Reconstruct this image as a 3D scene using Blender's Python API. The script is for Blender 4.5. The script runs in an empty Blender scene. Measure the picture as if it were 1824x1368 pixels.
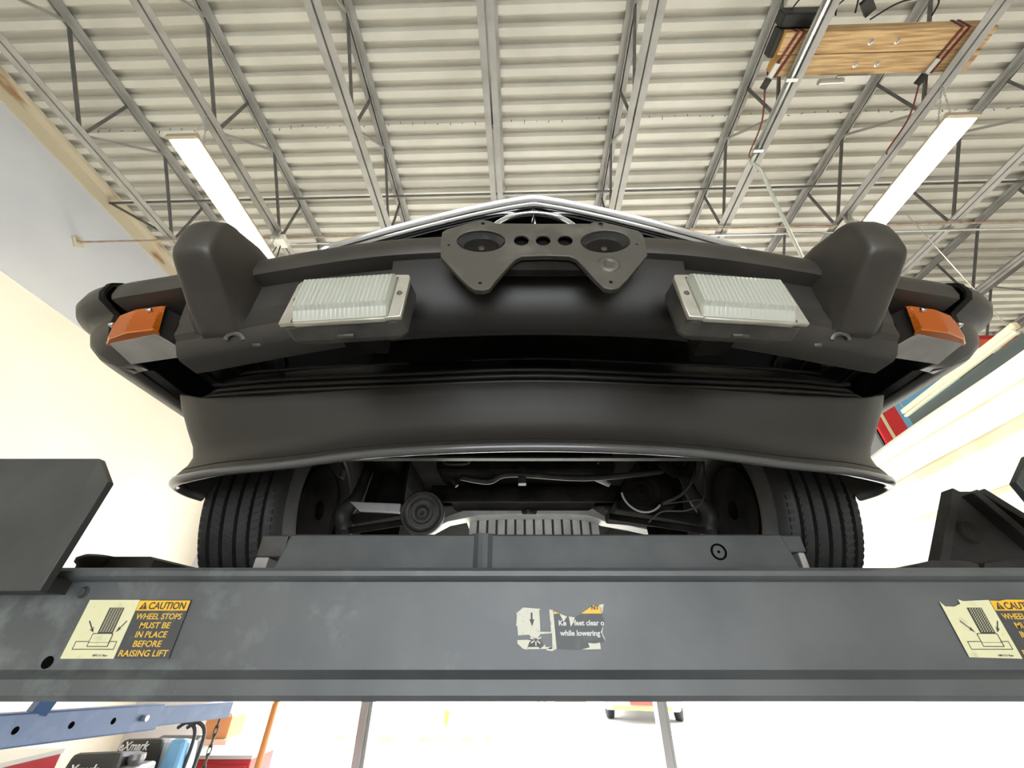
import bpy, bmesh, math, random
from mathutils import Vector, Matrix, Euler
random.seed(7)
# ------------------------------------------------------------------ camera, world, sun, exposure
CAMH = 1.5                                   # camera height above the shop floor; geometry below is written relative to the camera
FPX, PITCH = 710.0, math.radians(33.22)
CP, SP = math.cos(PITCH), math.sin(PITCH)
YAW_B = -0.025                               # the building stands slightly turned against the lift
scene = bpy.context.scene
cam_d = bpy.data.cameras.new('camera'); cam = bpy.data.objects.new('camera', cam_d)
scene.collection.objects.link(cam); scene.camera = cam
cam_d.sensor_fit = 'HORIZONTAL'; cam_d.sensor_width = 36.0; cam_d.lens = FPX / 1824.0 * 36.0
cam_d.clip_start = 0.02; cam_d.clip_end = 300
cam.location = (0, 0, CAMH); cam.rotation_euler = (math.pi / 2 + PITCH, 0, 0)
world = bpy.data.worlds.new('world'); scene.world = world; world.use_nodes = True
wn = world.node_tree; bg = wn.nodes['Background']
bg.inputs['Color'].default_value = (0.93, 0.97, 1.0, 1); bg.inputs['Strength'].default_value = 5.0
sun_d = bpy.data.lights.new('sun', 'SUN'); sun = bpy.data.objects.new('sun', sun_d); scene.collection.objects.link(sun)
sun_d.energy = 14.0; sun_d.angle = math.radians(1.0); sun_d.color = (1.0, 0.95, 0.86)
sun.rotation_euler = Euler((math.radians(-38), math.radians(12), 0)); sun.location = (0, 20, 20)
scene.view_settings.view_transform = 'Standard'; scene.view_settings.look = 'None'
scene.view_settings.exposure = 0.6; scene.view_settings.gamma = 1.0; scene.view_settings.use_curve_mapping = False
COL = scene.collection
cy = scene.cycles; cy.max_bounces = 8; cy.diffuse_bounces = 4; cy.glossy_bounces = 4; cy.transmission_bounces = 6
# ------------------------------------------------------------------ helpers
def P(u, v, Y):
    x = (u - 912.0) / FPX; c = (684.0 - v) / FPX
    t = Y / (CP - c * SP)
    return Vector((x * t, Y, (SP + c * CP) * t))
def PZ(u, v, Z):
    x = (u - 912.0) / FPX; c = (684.0 - v) / FPX
    t = Z / (SP + c * CP)
    return Vector((x * t, (CP - c * SP) * t, Z))
MATS = {}
def mat(name, col, rough=0.5, metal=0.0, col2=None, scale=8.0, lo=0.4, hi=0.65, bump=0.0, bscale=60.0, spec=0.5, trans=0.0, emit=None, estr=0.0, stretch=None, coat=0.0, detail=6.0):
    m = bpy.data.materials.new(name); m.use_nodes = True; nt = m.node_tree; b = nt.nodes['Principled BSDF']
    b.inputs['Base Color'].default_value = (*col, 1); b.inputs['Roughness'].default_value = rough
    b.inputs['Metallic'].default_value = metal; b.inputs['Specular IOR Level'].default_value = spec
    b.inputs['Transmission Weight'].default_value = trans; b.inputs['Coat Weight'].default_value = coat
    if emit: b.inputs['Emission Color'].default_value = (*emit, 1); b.inputs['Emission Strength'].default_value = estr
    if col2 or bump:
        tc = nt.nodes.new('ShaderNodeTexCoord'); mp = nt.nodes.new('ShaderNodeMapping')
        if stretch: mp.inputs['Scale'].default_value = stretch
        nt.links.new(tc.outputs['Object'], mp.inputs['Vector'])
    if col2:
        n = nt.nodes.new('ShaderNodeTexNoise'); n.inputs['Scale'].default_value = scale; n.inputs['Detail'].default_value = detail
        r = nt.nodes.new('ShaderNodeValToRGB'); r.color_ramp.elements[0].position = lo; r.color_ramp.elements[1].position = hi
        r.color_ramp.elements[0].color = (*col, 1); r.color_ramp.elements[1].color = (*col2, 1)
        nt.links.new(mp.outputs[0], n.inputs['Vector']); nt.links.new(n.outputs['Fac'], r.inputs[0]); nt.links.new(r.outputs[0], b.inputs['Base Color'])
    if bump:
        n2 = nt.nodes.new('ShaderNodeTexNoise'); n2.inputs['Scale'].default_value = bscale; n2.inputs['Detail'].default_value = 4
        bp = nt.nodes.new('ShaderNodeBump'); bp.inputs['Strength'].default_value = bump; bp.inputs['Distance'].default_value = 0.01
        nt.links.new(mp.outputs[0], n2.inputs['Vector']); nt.links.new(n2.outputs['Fac'], bp.inputs['Height']); nt.links.new(bp.outputs[0], b.inputs['Normal'])
    MATS[name] = m; return m
ORG = {}          # object -> origin its mesh coordinates are measured from
BUILD = set()     # top-level objects that belong to the building and turn with it
def reg(o, parent, origin, building=False):
    COL.objects.link(o); ORG[o.name] = Vector(origin)
    if parent is not None: o.parent = parent
    elif building: BUILD.add(o.name)
def tag(o, label=None, cat=None, group=None, kind=None):
    if label: o['label'] = label
    if cat: o['category'] = cat
    if group: o['group'] = group
    if kind: o['kind'] = kind
    return o
def thing(name, label, cat, loc, group=None, building=False, kind=None):
    o = bpy.data.objects.new(name, None); o.empty_display_size = 0.05; o.location = loc
    reg(o, None, loc, building); return tag(o, label, cat, group, kind)
class MB:
    def __init__(s): s.v = []; s.f = []
    def add(s, vs, fs):
        k = len(s.v); s.v += [Vector(p) for p in vs]; s.f += [tuple(i + k for i in f) for f in fs]; return s
    def box(s, c, d, R=None):
        vs = [Vector((x * d[0] / 2, y * d[1] / 2, z * d[2] / 2)) for x in (-1, 1) for y in (-1, 1) for z in (-1, 1)]
        if R is not None: vs = [R @ p for p in vs]
        c = Vector(c)
        return s.add([p + c for p in vs], [(0, 1, 3, 2), (4, 6, 7, 5), (0, 4, 5, 1), (2, 3, 7, 6), (0, 2, 6, 4), (1, 5, 7, 3)])
    def bb(s, a, b): return s.box([(a[i] + b[i]) / 2 for i in range(3)], [abs(b[i] - a[i]) for i in range(3)])
    def bar(s, a, b, w, h, up=(0, 0, 1)):
        a, b = Vector(a), Vector(b); d = (b - a); L = d.length; d.normalize()
        x = d.cross(Vector(up));
        if x.length < 1e-4: x = d.cross(Vector((1, 0, 0)))
        x.normalize(); z = x.cross(d)
        R = Matrix((x, d, z)).transposed()
        return s.box((a + b) / 2, (w, L, h), R)
    def loft(s, secs, closed=True, caps=True, loop=False):
        n = len(secs[0]); k = len(s.v); m = len(secs)
        for q in secs: s.v += [Vector(p) for p in q]
        for i in range(m if loop else m - 1):
            i2 = (i + 1) % m
            for j in range(n if closed else n - 1):
                j2 = (j + 1) % n
                s.f.append((k + i * n + j, k + i * n + j2, k + i2 * n + j2, k + i2 * n + j))
        if caps and closed and not loop:
            s.f.append(tuple(k + j for j in range(n - 1, -1, -1))); s.f.append(tuple(k + (m - 1) * n + j for j in range(n)))
        return s
    def tube(s, pts, r, n=8, loop=False):
        pts = [Vector(p) for p in pts]; secs = []; m = len(pts); prev = None
        for i, p in enumerate(pts):
            a = pts[(i - 1) % m] if (loop or i > 0) else p; b = pts[(i + 1) % m] if (loop or i < m - 1) else p
            d = (b - a).normalized()
            x = prev - d * prev.dot(d) if prev is not None else d.cross(Vector((0.13, 0.31, 0.94)))
            if x.length < 1e-5: x = d.cross(Vector((1, 0, 0)))
            x.normalize(); prev = x; y = d.cross(x)
            rr = r[i] if isinstance(r, (list, tuple)) else r
            secs.append([p + (x * math.cos(2 * math.pi * q / n) + y * math.sin(2 * math.pi * q / n)) * rr for q in range(n)])
        return s.loft(secs, True, True, loop)
    def lathe(s, prof, c, axis, n=24, closed=False):
        a = Vector(axis).normalized(); x = a.orthogonal().normalized(); y = a.cross(x); c = Vector(c); secs = []
        for q in range(n):
            th = 2 * math.pi * q / n; d = x * math.cos(th) + y * math.sin(th)
            secs.append([c + d * r + a * h for r, h in prof])
        k = len(s.v); m = len(prof)
        for q in secs: s.v += q
        for q in range(n):
            q2 = (q + 1) % n
            for j in range(m if closed else m - 1):
                j2 = (j + 1) % m
                s.f.append((k + q * m + j, k + q2 * m + j, k + q2 * m + j2, k + q * m + j2))
        return s
    def build(s, name, material, parent=None, smooth=False, bevel=0, subsurf=0, building=False, solid=0, angle=None, base=False, weld=False):
        me = bpy.data.meshes.new(name)
        if parent is not None: org = ORG[parent.name]
        else:
            xs = [p.x for p in s.v]; ys = [p.y for p in s.v]; zs = [p.z for p in s.v]
            org = Vector(((min(xs) + max(xs)) / 2, (min(ys) + max(ys)) / 2, min(zs)))
        me.from_pydata([tuple(p - org) for p in s.v], [], s.f)
        bm = bmesh.new(); bm.from_mesh(me)
        if weld: bmesh.ops.remove_doubles(bm, verts=bm.verts, dist=1e-5)
        bmesh.ops.recalc_face_normals(bm, faces=bm.faces); bm.to_mesh(me); bm.free()
        return finish(me, name, material, parent, org, smooth, bevel, subsurf, building, solid)
def finish(me, name, material, parent, org, smooth=False, bevel=0, subsurf=0, building=False, solid=0):
    me.materials.clear(); me.materials.append(material if not isinstance(material, str) else MATS[material])
    if smooth:
        for p in me.polygons: p.use_smooth = True
    o = bpy.data.objects.new(name, me)
    if parent is None: o.location = org
    reg(o, parent, org, building)
    if solid: md = o.modifiers.new('solid', 'SOLIDIFY'); md.thickness = solid; md.offset = 0
    if bevel: md = o.modifiers.new('bevel', 'BEVEL'); md.width = bevel; md.segments = 2; md.limit_method = 'ANGLE'; md.angle_limit = math.radians(40)
    if subsurf: md = o.modifiers.new('sub', 'SUBSURF'); md.levels = subsurf; md.render_levels = subsurf
    return o
def shade_auto(o, deg=35):
    me = o.data
    for p in me.polygons: p.use_smooth = True
    me.set_sharp_from_angle(angle=math.radians(deg)); return o
def place_mesh(me, M, name, material, parent, smooth=False, bevel=0):
    org = ORG[parent.name]; me.transform(Matrix.Translation(-org) @ M)
    return finish(me, name, material, parent, org, smooth, bevel)
def flat_mesh(outlines, depth=0.001, bevel=0.0):
    """filled 2D outlines (later ones inside become holes), extruded by depth each way"""
    cu = bpy.data.curves.new('outline', 'CURVE'); cu.dimensions = '2D'; cu.fill_mode = 'BOTH'; cu.extrude = depth; cu.bevel_depth = bevel; cu.bevel_resolution = 1
    for pts in outlines:
        sp = cu.splines.new('POLY'); sp.points.add(len(pts) - 1); sp.use_cyclic_u = True
        for i, p in enumerate(pts): sp.points[i].co = (p[0], p[1], 0, 1)
    o = bpy.data.objects.new('tmp', cu); COL.objects.link(o); bpy.context.view_layer.update()
    me = bpy.data.meshes.new_from_object(o.evaluated_get(bpy.context.evaluated_depsgraph_get()))
    bpy.data.objects.remove(o); bpy.data.curves.remove(cu); return me
def text_mesh(body, size, width=None, bold=0.0, shear=0.0, depth=0.0002):
    cu = bpy.data.curves.new('t', 'FONT'); cu.body = body; cu.size = size; cu.offset = bold; cu.shear = shear; cu.extrude = depth; cu.resolution_u = 3
    o = bpy.data.objects.new('tmp', cu); COL.objects.link(o); bpy.context.view_layer.update()
    me = bpy.data.meshes.new_from_object(o.evaluated_get(bpy.context.evaluated_depsgraph_get()))
    bpy.data.objects.remove(o); bpy.data.curves.remove(cu)
    xs = [v.co.x for v in me.vertices]; x0, x1 = min(xs), max(xs)
    s = (width / (x1 - x0)) if width else 1.0
    for v in me.vertices: v.co.x = (v.co.x - x0) * s
    return me
def crom(pts, n):
    """Catmull-Rom through points, n samples per span"""
    pts = [Vector(p) for p in pts]; out = []
    for i in range(len(pts) - 1):
        p0 = pts[max(i - 1, 0)]; p1 = pts[i]; p2 = pts[i + 1]; p3 = pts[min(i + 2, len(pts) - 1)]
        for k in range(n):
            t = k / n
            out.append(0.5 * ((2 * p1) + (p2 - p0) * t + (2 * p0 - 5 * p1 + 4 * p2 - p3) * t * t + (3 * p1 - p0 - 3 * p2 + p3) * t ** 3))
    out.append(pts[-1]); return out
def circ(cx, cy, rx, ry=None, n=20, a0=0): ry = ry or rx; return [(cx + rx * math.cos(a0 + 2 * math.pi * i / n), cy + ry * math.sin(a0 + 2 * math.pi * i / n)) for i in range(n)]
# ------------------------------------------------------------------ materials
mat('deck_paint', (0.63, 0.61, 0.54), 0.45, 0.1, (0.54, 0.52, 0.46), 1.5, bump=0.02)
mat('joist_paint', (0.36, 0.35, 0.33), 0.5, 0.2, (0.28, 0.27, 0.25), 5)
mat('rod_paint', (0.10, 0.10, 0.10), 0.5, 0.3, (0.15, 0.14, 0.13), 9)
mat('rust_rod', (0.34, 0.22, 0.14), 0.6, 0.2, (0.42, 0.36, 0.3), 12)
mat('wall_cream', (0.86, 0.82, 0.70), 0.7, col2=(0.84, 0.79, 0.66), scale=1.2)
mat('wall_grey', (0.60, 0.61, 0.64), 0.75, col2=(0.55, 0.56, 0.60), scale=1.0, bump=0.01)
mat('trim_cream', (0.58, 0.51, 0.38), 0.5, col2=(0.30, 0.17, 0.08), scale=5, lo=0.60, hi=0.72, stretch=(1, .35, 1))
mat('concrete', (0.42, 0.41, 0.39), 0.6, col2=(0.34, 0.33, 0.32), scale=2, bump=0.02)
mat('pavement', (0.60, 0.58, 0.55), 0.8, col2=(0.54, 0.53, 0.50), scale=0.8)
mat('alu_grey', (0.23, 0.23, 0.24), 0.4, 0.5)
mat('bumper_rubber', (0.034, 0.030, 0.026), 0.44, spec=0.5, col2=(0.044, 0.039, 0.033), scale=14, bump=0.03, bscale=700)
mat('bumper_steel', (0.028, 0.025, 0.022), 0.42, spec=0.5, col2=(0.050, 0.045, 0.038), scale=9, lo=0.5, hi=0.8)
mat('cover_black', (0.012, 0.011, 0.010), 0.5, spec=0.5)
mat('black_paint', (0.010, 0.010, 0.010), 0.28, spec=0.5)
mat('satin_black', (0.020, 0.018, 0.015), 0.52, spec=0.5, bump=0.03, bscale=500)
mat('edge_rubber', (0.075, 0.075, 0.075), 0.2, spec=0.7)
mat('chassis_black', (0.009, 0.009, 0.008), 0.85, spec=0.06, col2=(0.022, 0.020, 0.018), scale=10)
mat('chassis_grey', (0.045, 0.042, 0.038), 0.5, 0.2, col2=(0.085, 0.08, 0.073), scale=18, bump=0.1)
mat('cast_alu', (0.78, 0.78, 0.77), 0.45, 0.2, col2=(0.62, 0.62, 0.62), scale=14)
mat('tyre_rubber', (0.024, 0.023, 0.023), 0.6, spec=0.4, col2=(0.034, 0.033, 0.032), scale=20)
mat('rim_steel', (0.05, 0.047, 0.044), 0.45, 0.4)
mat('chrome', (0.66, 0.67, 0.69), 0.05, 1.0)
mat('plate_metal', (0.095, 0.088, 0.076), 0.45, 0.35, col2=(0.17, 0.16, 0.14), scale=16, lo=0.5, hi=0.8, bump=0.05)
mat('cup_black', (0.035, 0.036, 0.036), 0.18, 0.3, col2=(0.10, 0.10, 0.10), scale=30, lo=0.55, hi=0.75)
mat('bolt_rust', (0.075, 0.05, 0.04), 0.5, 0.5)
mat('zinc', (0.55, 0.54, 0.51), 0.35, 0.8)
mat('hole_black', (0.004, 0.004, 0.004), 0.9, spec=0.0)
mat('lamp_bezel', (0.62, 0.60, 0.53), 0.3, 0.55, col2=(0.50, 0.47, 0.40), scale=22)
mat('lamp_glass', (0.78, 0.80, 0.72), 0.1, 0.0, trans=0.5, spec=0.6)
mat('lamp_reflector', (0.78, 0.78, 0.70), 0.35, 0.3)
mat('lamp_housing', (0.045, 0.042, 0.038), 0.6, col2=(0.085, 0.078, 0.068), scale=25, bump=0.1)
mat('amber', (0.62, 0.15, 0.012), 0.2, trans=0.3, spec=0.6)
mat('pod_grey', (0.30, 0.29, 0.27), 0.5, col2=(0.42, 0.40, 0.37), scale=12, stretch=(1, 1, 1))
mat('lift_paint', (0.085, 0.092, 0.098), 0.42, 0.15, col2=(0.115, 0.122, 0.128), scale=5, bump=0.02)
mat('lift_worn', (0.070, 0.076, 0.080), 0.42, 0.15, col2=(0.15, 0.18, 0.18), scale=12, lo=0.55, hi=0.72, bump=0.03)
mat('plate_dark', (0.040, 0.042, 0.043), 0.6, col2=(0.055, 0.057, 0.057), scale=8, bump=0.04, bscale=200)
mat('chock_rubber', (0.030, 0.028, 0.027), 0.75, col2=(0.055, 0.05, 0.045), scale=12, bump=0.1)
mat('jack_paint', (0.050, 0.055, 0.057), 0.5, 0.1, col2=(0.075, 0.08, 0.08), scale=8)
mat('decal_cream', (0.72, 0.70, 0.44), 0.5, col2=(0.55, 0.54, 0.36), scale=40, lo=0.58, hi=0.75)
mat('decal_white', (0.62, 0.62, 0.52), 0.5, col2=(0.38, 0.38, 0.34), scale=90, lo=0.55, hi=0.7)
mat('decal_dark', (0.055, 0.058, 0.062), 0.45, col2=(0.10, 0.11, 0.11), scale=30, lo=0.55, hi=0.75)
mat('decal_yellow', (0.85, 0.48, 0.03), 0.45)
mat('decal_ink', (0.045, 0.045, 0.045), 0.5)
mat('decal_text_yellow', (0.75, 0.48, 0.06), 0.45)
mat('decal_text_white', (0.62, 0.64, 0.62), 0.45)
mat('timber', (0.33, 0.19, 0.075), 0.6, col2=(0.55, 0.37, 0.18), scale=6, lo=0.38, hi=0.60, stretch=(0.5, 9, 9), detail=9)
mat('timber_end', (0.62, 0.33, 0.08), 0.6, col2=(0.50, 0.30, 0.10), scale=14)
mat('strap_red', (0.16, 0.025, 0.025), 0.7, col2=(0.06, 0.012, 0.012), scale=60)
mat('emt', (0.70, 0.71, 0.70), 0.25, 0.85)
mat('emt_painted', (0.50, 0.52, 0.46), 0.4, 0.3)
mat('black_plastic', (0.012, 0.012, 0.012), 0.45)
mat('cord_black', (0.012, 0.011, 0.011), 0.5)
mat('outlet_white', (0.80, 0.79, 0.72), 0.5)
mat('yellow_plastic', (0.80, 0.42, 0.02), 0.45)
mat('led', (0.9, 0.9, 0.85), 0.4, emit=(1.0, 0.86, 0.62), estr=30.0)
mat('fixture_tan', (0.42, 0.36, 0.27), 0.5, 0.2)
mat('tarp_white', (0.90, 0.90, 0.87), 0.55, col2=(0.87, 0.85, 0.74), scale=0.9, stretch=(0.3, 0.25, 1.6))
mat('tarp_band', (0.60, 0.52, 0.34), 0.6, col2=(0.70, 0.65, 0.50), scale=2)
mat('rail_cream', (0.78, 0.72, 0.52), 0.4)
mat('sign_red', (0.62, 0.02, 0.03), 0.4)
mat('sign_orange', (0.80, 0.17, 0.07), 0.4)
mat('sign_white', (0.85, 0.86, 0.88), 0.4)
mat('sign_blue', (0.18, 0.48, 0.80), 0.4)
mat('sign_slate', (0.075, 0.095, 0.095), 0.4)
mat('hoist_blue', (0.050, 0.115, 0.27), 0.4, col2=(0.10, 0.17, 0.33), scale=8, lo=0.5, hi=0.7)
mat('cabinet_red', (0.55, 0.035, 0.04), 0.4)
mat('cabinet_top', (0.62, 0.58, 0.52), 0.5)
mat('mower_black', (0.035, 0.035, 0.036), 0.5)
mat('mower_blue', (0.20, 0.45, 0.75), 0.4)
mat('broom_orange', (0.60, 0.22, 0.06), 0.5)
mat('cardboard', (0.48, 0.25, 0.11), 0.8)
mat('grass_green', (0.30, 0.42, 0.10), 0.9, col2=(0.42, 0.48, 0.20), scale=3)
mat('car_white', (0.82, 0.82, 0.82), 0.25, coat=0.5)
mat('tail_red', (0.30, 0.05, 0.04), 0.3)
mat('tan_board', (0.62, 0.50, 0.28), 0.7)
def wear(name, x0, x1, colw):
    nt = MATS[name].node_tree; b = nt.nodes['Principled BSDF']; src = b.inputs['Base Color'].links[0].from_socket
    tc = nt.nodes.new('ShaderNodeTexCoord'); sx = nt.nodes.new('ShaderNodeSeparateXYZ'); mr = nt.nodes.new('ShaderNodeMapRange')
    mr.inputs[1].default_value = x0; mr.inputs[2].default_value = x1; mr.inputs[3].default_value = .62; mr.inputs[4].default_value = .30
    n = nt.nodes.new('ShaderNodeTexNoise'); n.inputs['Scale'].default_value = 14; n.inputs['Detail'].default_value = 9; n.inputs['Roughness'].default_value = .65
    ad = nt.nodes.new('ShaderNodeMath'); ad.operation = 'MULTIPLY'; rp = nt.nodes.new('ShaderNodeValToRGB'); rp.color_ramp.elements[0].position = .27; rp.color_ramp.elements[1].position = .44
    mx = nt.nodes.new('ShaderNodeMix'); mx.data_type = 'RGBA'; mx.inputs[7].default_value = (*colw, 1)
    nt.links.new(tc.outputs['Object'], sx.inputs[0]); nt.links.new(sx.outputs['X'], mr.inputs[0]); nt.links.new(tc.outputs['Object'], n.inputs['Vector'])
    nt.links.new(n.outputs['Fac'], ad.inputs[0]); nt.links.new(mr.outputs[0], ad.inputs[1]); nt.links.new(ad.outputs[0], rp.inputs[0]); nt.links.new(rp.outputs[0], mx.inputs[0])
    nt.links.new(src, mx.inputs[6]); nt.links.new(mx.outputs[2], b.inputs['Base Color'])
wear('lift_paint', -1.1, 0.4, (0.19, 0.215, 0.215))
# ------------------------------------------------------------------ the building (turned by YAW_B at the end)
XL, XR, YB, YF, ZF = -5.0, 10.0, 6.42, -5.0, -CAMH
ZD, ZT, ZBOT = 4.60, 4.56, 3.84             # deck underside, joist top, joist bottom
def S(name, mb, m, **k): return tag(mb.build(name, m, None, building=True, **k), kind='structure')
S('floor', MB().bb((XL - .2, YF - .2, ZF - .12), (XR + .2, YB + .1, ZF)), 'concrete')
prof = []; y = YF; pitch = 0.152
while y < YB + 0.1:
    prof += [(y, ZD), (y + 0.058, ZD), (y + 0.080, ZD + 0.055), (y + 0.132, ZD + 0.055)]; y += pitch
deck = MB().loft([[(XL - .1, a, b) for a, b in prof], [(XR + .1, a, b) for a, b in prof]], closed=False, caps=False)
ceiling = S('ceiling', deck, 'deck_paint', solid=0.003)
roof = MB().bb((XL - .2, YF - .2, ZD + .10), (XR + .2, YB + .2, ZD + .18)).build('roof_board', 'deck_paint', ceiling)
sc = MB()
for k in range(110):
    x = -4.6 + k * 0.13
    sc.bar((x, 1.985 + random.uniform(-.02, .02), ZD + .002), (x + random.uniform(-.01, .01), 1.985 + random.uniform(-.02, .02), ZD - .028), .005, .005)
tag(sc.build('deck_screws', 'rod_paint', ceiling), kind='stuff')
wl = S('wall_left', MB().bb((XL - .15, YF - .2, ZF), (XL, YB + .1, 3.02)), 'wall_cream')
MB().bb((XL - .15, YF - .2, 3.02), (XL + .012, YB + .1, ZD)).build('upper_drywall', 'wall_grey', wl)
t = MB().loft([[(XL, yy, 4.40), (XL + .03, yy, 4.40), (XL + .03, yy, 4.55), (XL + .12, yy, 4.55), (XL + .12, yy, 4.595), (XL, yy, 4.59)] for yy in (YF, YB)])
S('trim_1', t, 'trim_cream')
S('wall_right', MB().bb((XR, YF - .2, ZF), (XR + .15, YB + .1, ZD)), 'wall_cream')
wb = MB(); HDR = 1.95
wb.bb((XL, YB, ZF), (-4.0, YB + .15, ZD)).bb((-4.0, YB, HDR), (XR, YB + .15, ZD)).bb((5.6, YB, ZF), (5.9, YB + .15, HDR))
S('wall_back', wb, 'wall_grey')
wf = MB(); wf.bb((XL, YF - .15, 1.7), (XR, YF, ZD)).bb((XL, YF - .15, ZF), (-1.9, YF, 1.7)).bb((2.3, YF - .15, ZF), (XR, YF, 1.7))
S('wall_front', wf, 'wall_cream')
def door_post(n, x0):
    m = MB().bb((x0 - .06, YB - .06, ZF), (x0 + .03, YB + .14, HDR + .05))
    o = S('door_%d' % n, m, 'alu_grey')
    MB().bb((x0 + .045, YB - .02, ZF), (x0 + .075, YB + .1, HDR + .05)).build('door_track', 'alu_grey', o)
door_post(1, -2.0); door_post(2, 1.70)
# joists
def angle_pair(z0, up):
    mb = MB(); g, leg, th = 0.008, 0.055, 0.006; sg = 1 if up else -1
    for s in (-1, 1):
        sec = [(g * s, 0), ((g + leg) * s, 0), ((g + leg) * s, th * sg), ((g + th) * s, th * sg), ((g + th) * s, leg * sg), (g * s, leg * sg)]
        mb.loft([[(a, yy, z0 + b) for a, b in sec] for yy in (YF + .02, YB - .02)])
    return mb
bot_me = None; JX = [-0.215 + 1.235 * k for k in range(-3, 9)]
ordn = ['first', 'second', 'third', 'fourth', 'fifth', 'sixth', 'seventh', 'eighth', 'ninth', 'tenth', 'eleventh', 'twelfth']
nb = [1.66 + 1.12 * k for k in range(-3, 5)]
for ji, X in enumerate(JX):
    r = thing('roof_joist', 'grey open-web steel roof joist, %s from the drywall side wall' % ordn[ji], 'roof joist', (X, YF, ZBOT), 'steel roof joists', True)
    if ji == 0:
        ORG[r.name] = Vector((0, YF, ZBOT))
        parts = [angle_pair(ZBOT, True).build('bottom_chord', 'joist_paint', r), angle_pair(ZT + .03, False).build('top_chord', 'joist_paint', r)]
        for q in nb:
            parts.append(MB().bar((0, q - .56, ZT), (0, q - .02, ZBOT + .03), .022, .022).build('web_rod', 'rod_paint', r))
            parts.append(MB().bar((0, q + .02, ZBOT + .03), (0, q + .07, ZT), .020, .020).build('web_rod', 'rod_paint', r))
            parts.append(MB().bar((0, q + .04, ZBOT + .03), (0, q + .54, ZT), .022, .022).build('web_rod', 'joist_paint', r))
    else:
        for p in parts:
            c = p.copy(); COL.objects.link(c); c.parent = r; ORG[c.name] = ORG[r.name]
def BT(name, label, cat, mb, m, group=None, **k): return tag(mb.build(name, m, None, building=True, **k), label, cat, group)
BT('bridging_rod', 'dark steel bridging rod running across under the roof deck', 'steel rod', MB().tube([(XL, 2.73, 4.5), (XR, 2.73, 4.5)], .014), 'rod_paint')
wr = BT('bridging_rod', 'thin rusty bridging rod bolted to the side wall plate', 'steel rod', MB().tube([(XL + .02, 2.77, 3.815), (XR, 2.77, 3.815)], .011), 'rust_rod')
pl = flat_mesh([[(-.075, 0), (0, -.075), (.075, 0), (0, .075)]], .006)
place_mesh(pl, Matrix.Translation((XL + .018, 2.77, 3.815)) @ Matrix.Rotation(math.pi / 2, 4, 'Y'), 'wall_plate', 'trim_cream', wr)
MB().lathe([(0, 0), (.02, 0), (.02, .03), (0, .03)], (XL + .02, 2.77, 3.815), (1, 0, 0), 8).build('nut', 'zinc', wr)
BT('bridging_rod', 'dark diagonal brace rod from wall top down to the first joist', 'steel rod', MB().bar((XL + .05, 2.74, 4.5), (JX[0] - .02, 2.77, ZBOT + .03), .022, .022), 'rod_paint')
BT('electrical_conduit', 'silvery conduit crossing under the joists beside the rusty rod', 'conduit', MB().tube([(-2.6, 2.86, 3.82), (XR, 2.86, 3.82)], .012), 'emt')
# conduit along the joist and its drop
cx = JX[5] - .035
co = BT('electrical_conduit', 'bright metal conduit strapped under the joist by the timber block', 'conduit', MB().tube([(cx, -1.0, 3.822), (cx, 2.0, 3.822)], .016), 'emt', smooth=True)
for yy in (0.9, 1.4, 1.95): MB().bb((cx - .045, yy - .012, 3.80), (cx + .045, yy + .012, 3.842)).build('conduit_strap', 'emt', co)
pA = Vector((cx, 2.02, 3.82)); pB = PZ(1340, 315, 3.72); pC = PZ(1432, 520, 2.9)
BT('electrical_conduit', 'grey-green painted conduit bending down from the joist behind the bumper', 'conduit', MB().tube(crom([(cx, 1.98, 3.822), (cx, 2.06, 3.815), pB, pB.lerp(pC, .25), pC], 6), .017), 'emt_painted', smooth=True)
# LED fixtures
def chain(mb, a, b, r=.009, w=.0022, n=None):
    a, b = Vector(a), Vector(b); d = b - a; L = d.length; d.normalize(); n = n or max(3, int(L / (r * 2.6)))
    x = d.orthogonal().normalized(); y = d.cross(x)
    for i in range(n):
        c = a + d * (L * (i + .5) / n); e = x if i % 2 else y; h = L / n * .72
        mb.tube([c + d * (h * math.sin(q * math.pi / 4)) + e * (r * .6 * math.cos(q * math.pi / 4)) for q in range(8)], w, 4, loop=True)
def fixture(X, y0, label, attach):
    Z = 3.44; W = .25; L = 1.30
    f = thing('high_bay_light', label, 'ceiling light', (X, y0, Z), 'linear shop lights hung by chains', True)
    MB().loft([[(X - W / 2, yy, Z), (X + W / 2, yy, Z), (X + W / 2, yy, Z + .02), (X + W / 2 - .05, yy, Z + .055), (X - W / 2 + .05, yy, Z + .055), (X - W / 2, yy, Z + .02)] for yy in (y0 + .012, y0 + L - .012)]).build('housing', 'fixture_tan', f)
    lens = MB(); nr = 7
    for k in range(nr):
        a = X - W / 2 + .008 + k * (W - .016) / nr; b = a + (W - .016) / nr
        lens.loft([[(a, yy, Z - .001), (a + .006, yy, Z - .011), (b - .006, yy, Z - .011), (b, yy, Z - .001)] for yy in (y0 + .02, y0 + L - .02)])
    lens.build('led_lens', 'led', f)
    for yy in (y0, y0 + L): MB().bb((X - W / 2 - .004, yy - .012, Z - .012), (X + W / 2 + .004, yy + .012, Z + .03)).build('end_cap', 'fixture_tan', f)
    for q in ((y0 + .12, attach[0]), (y0 + L - .12, attach[1])):
        cm = MB(); chain(cm, (X - .07, q[0], Z + .05), (q[1][0], q[1][1], ZBOT)); chain(cm, (X + .07, q[0], Z + .05), (q[1][0], q[1][1], ZBOT)); cm.build('hanging_chain', 'zinc', f)
fixture(-2.71, 1.535, 'glowing linear light hanging from chains nearest the drywall wall', ((JX[1], 1.55), (JX[1], 2.7)))
fixture(3.47, 1.535, 'glowing linear light hanging beside the strapped timber block', ((JX[6], 1.48), (JX[6], 2.6)))
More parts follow.
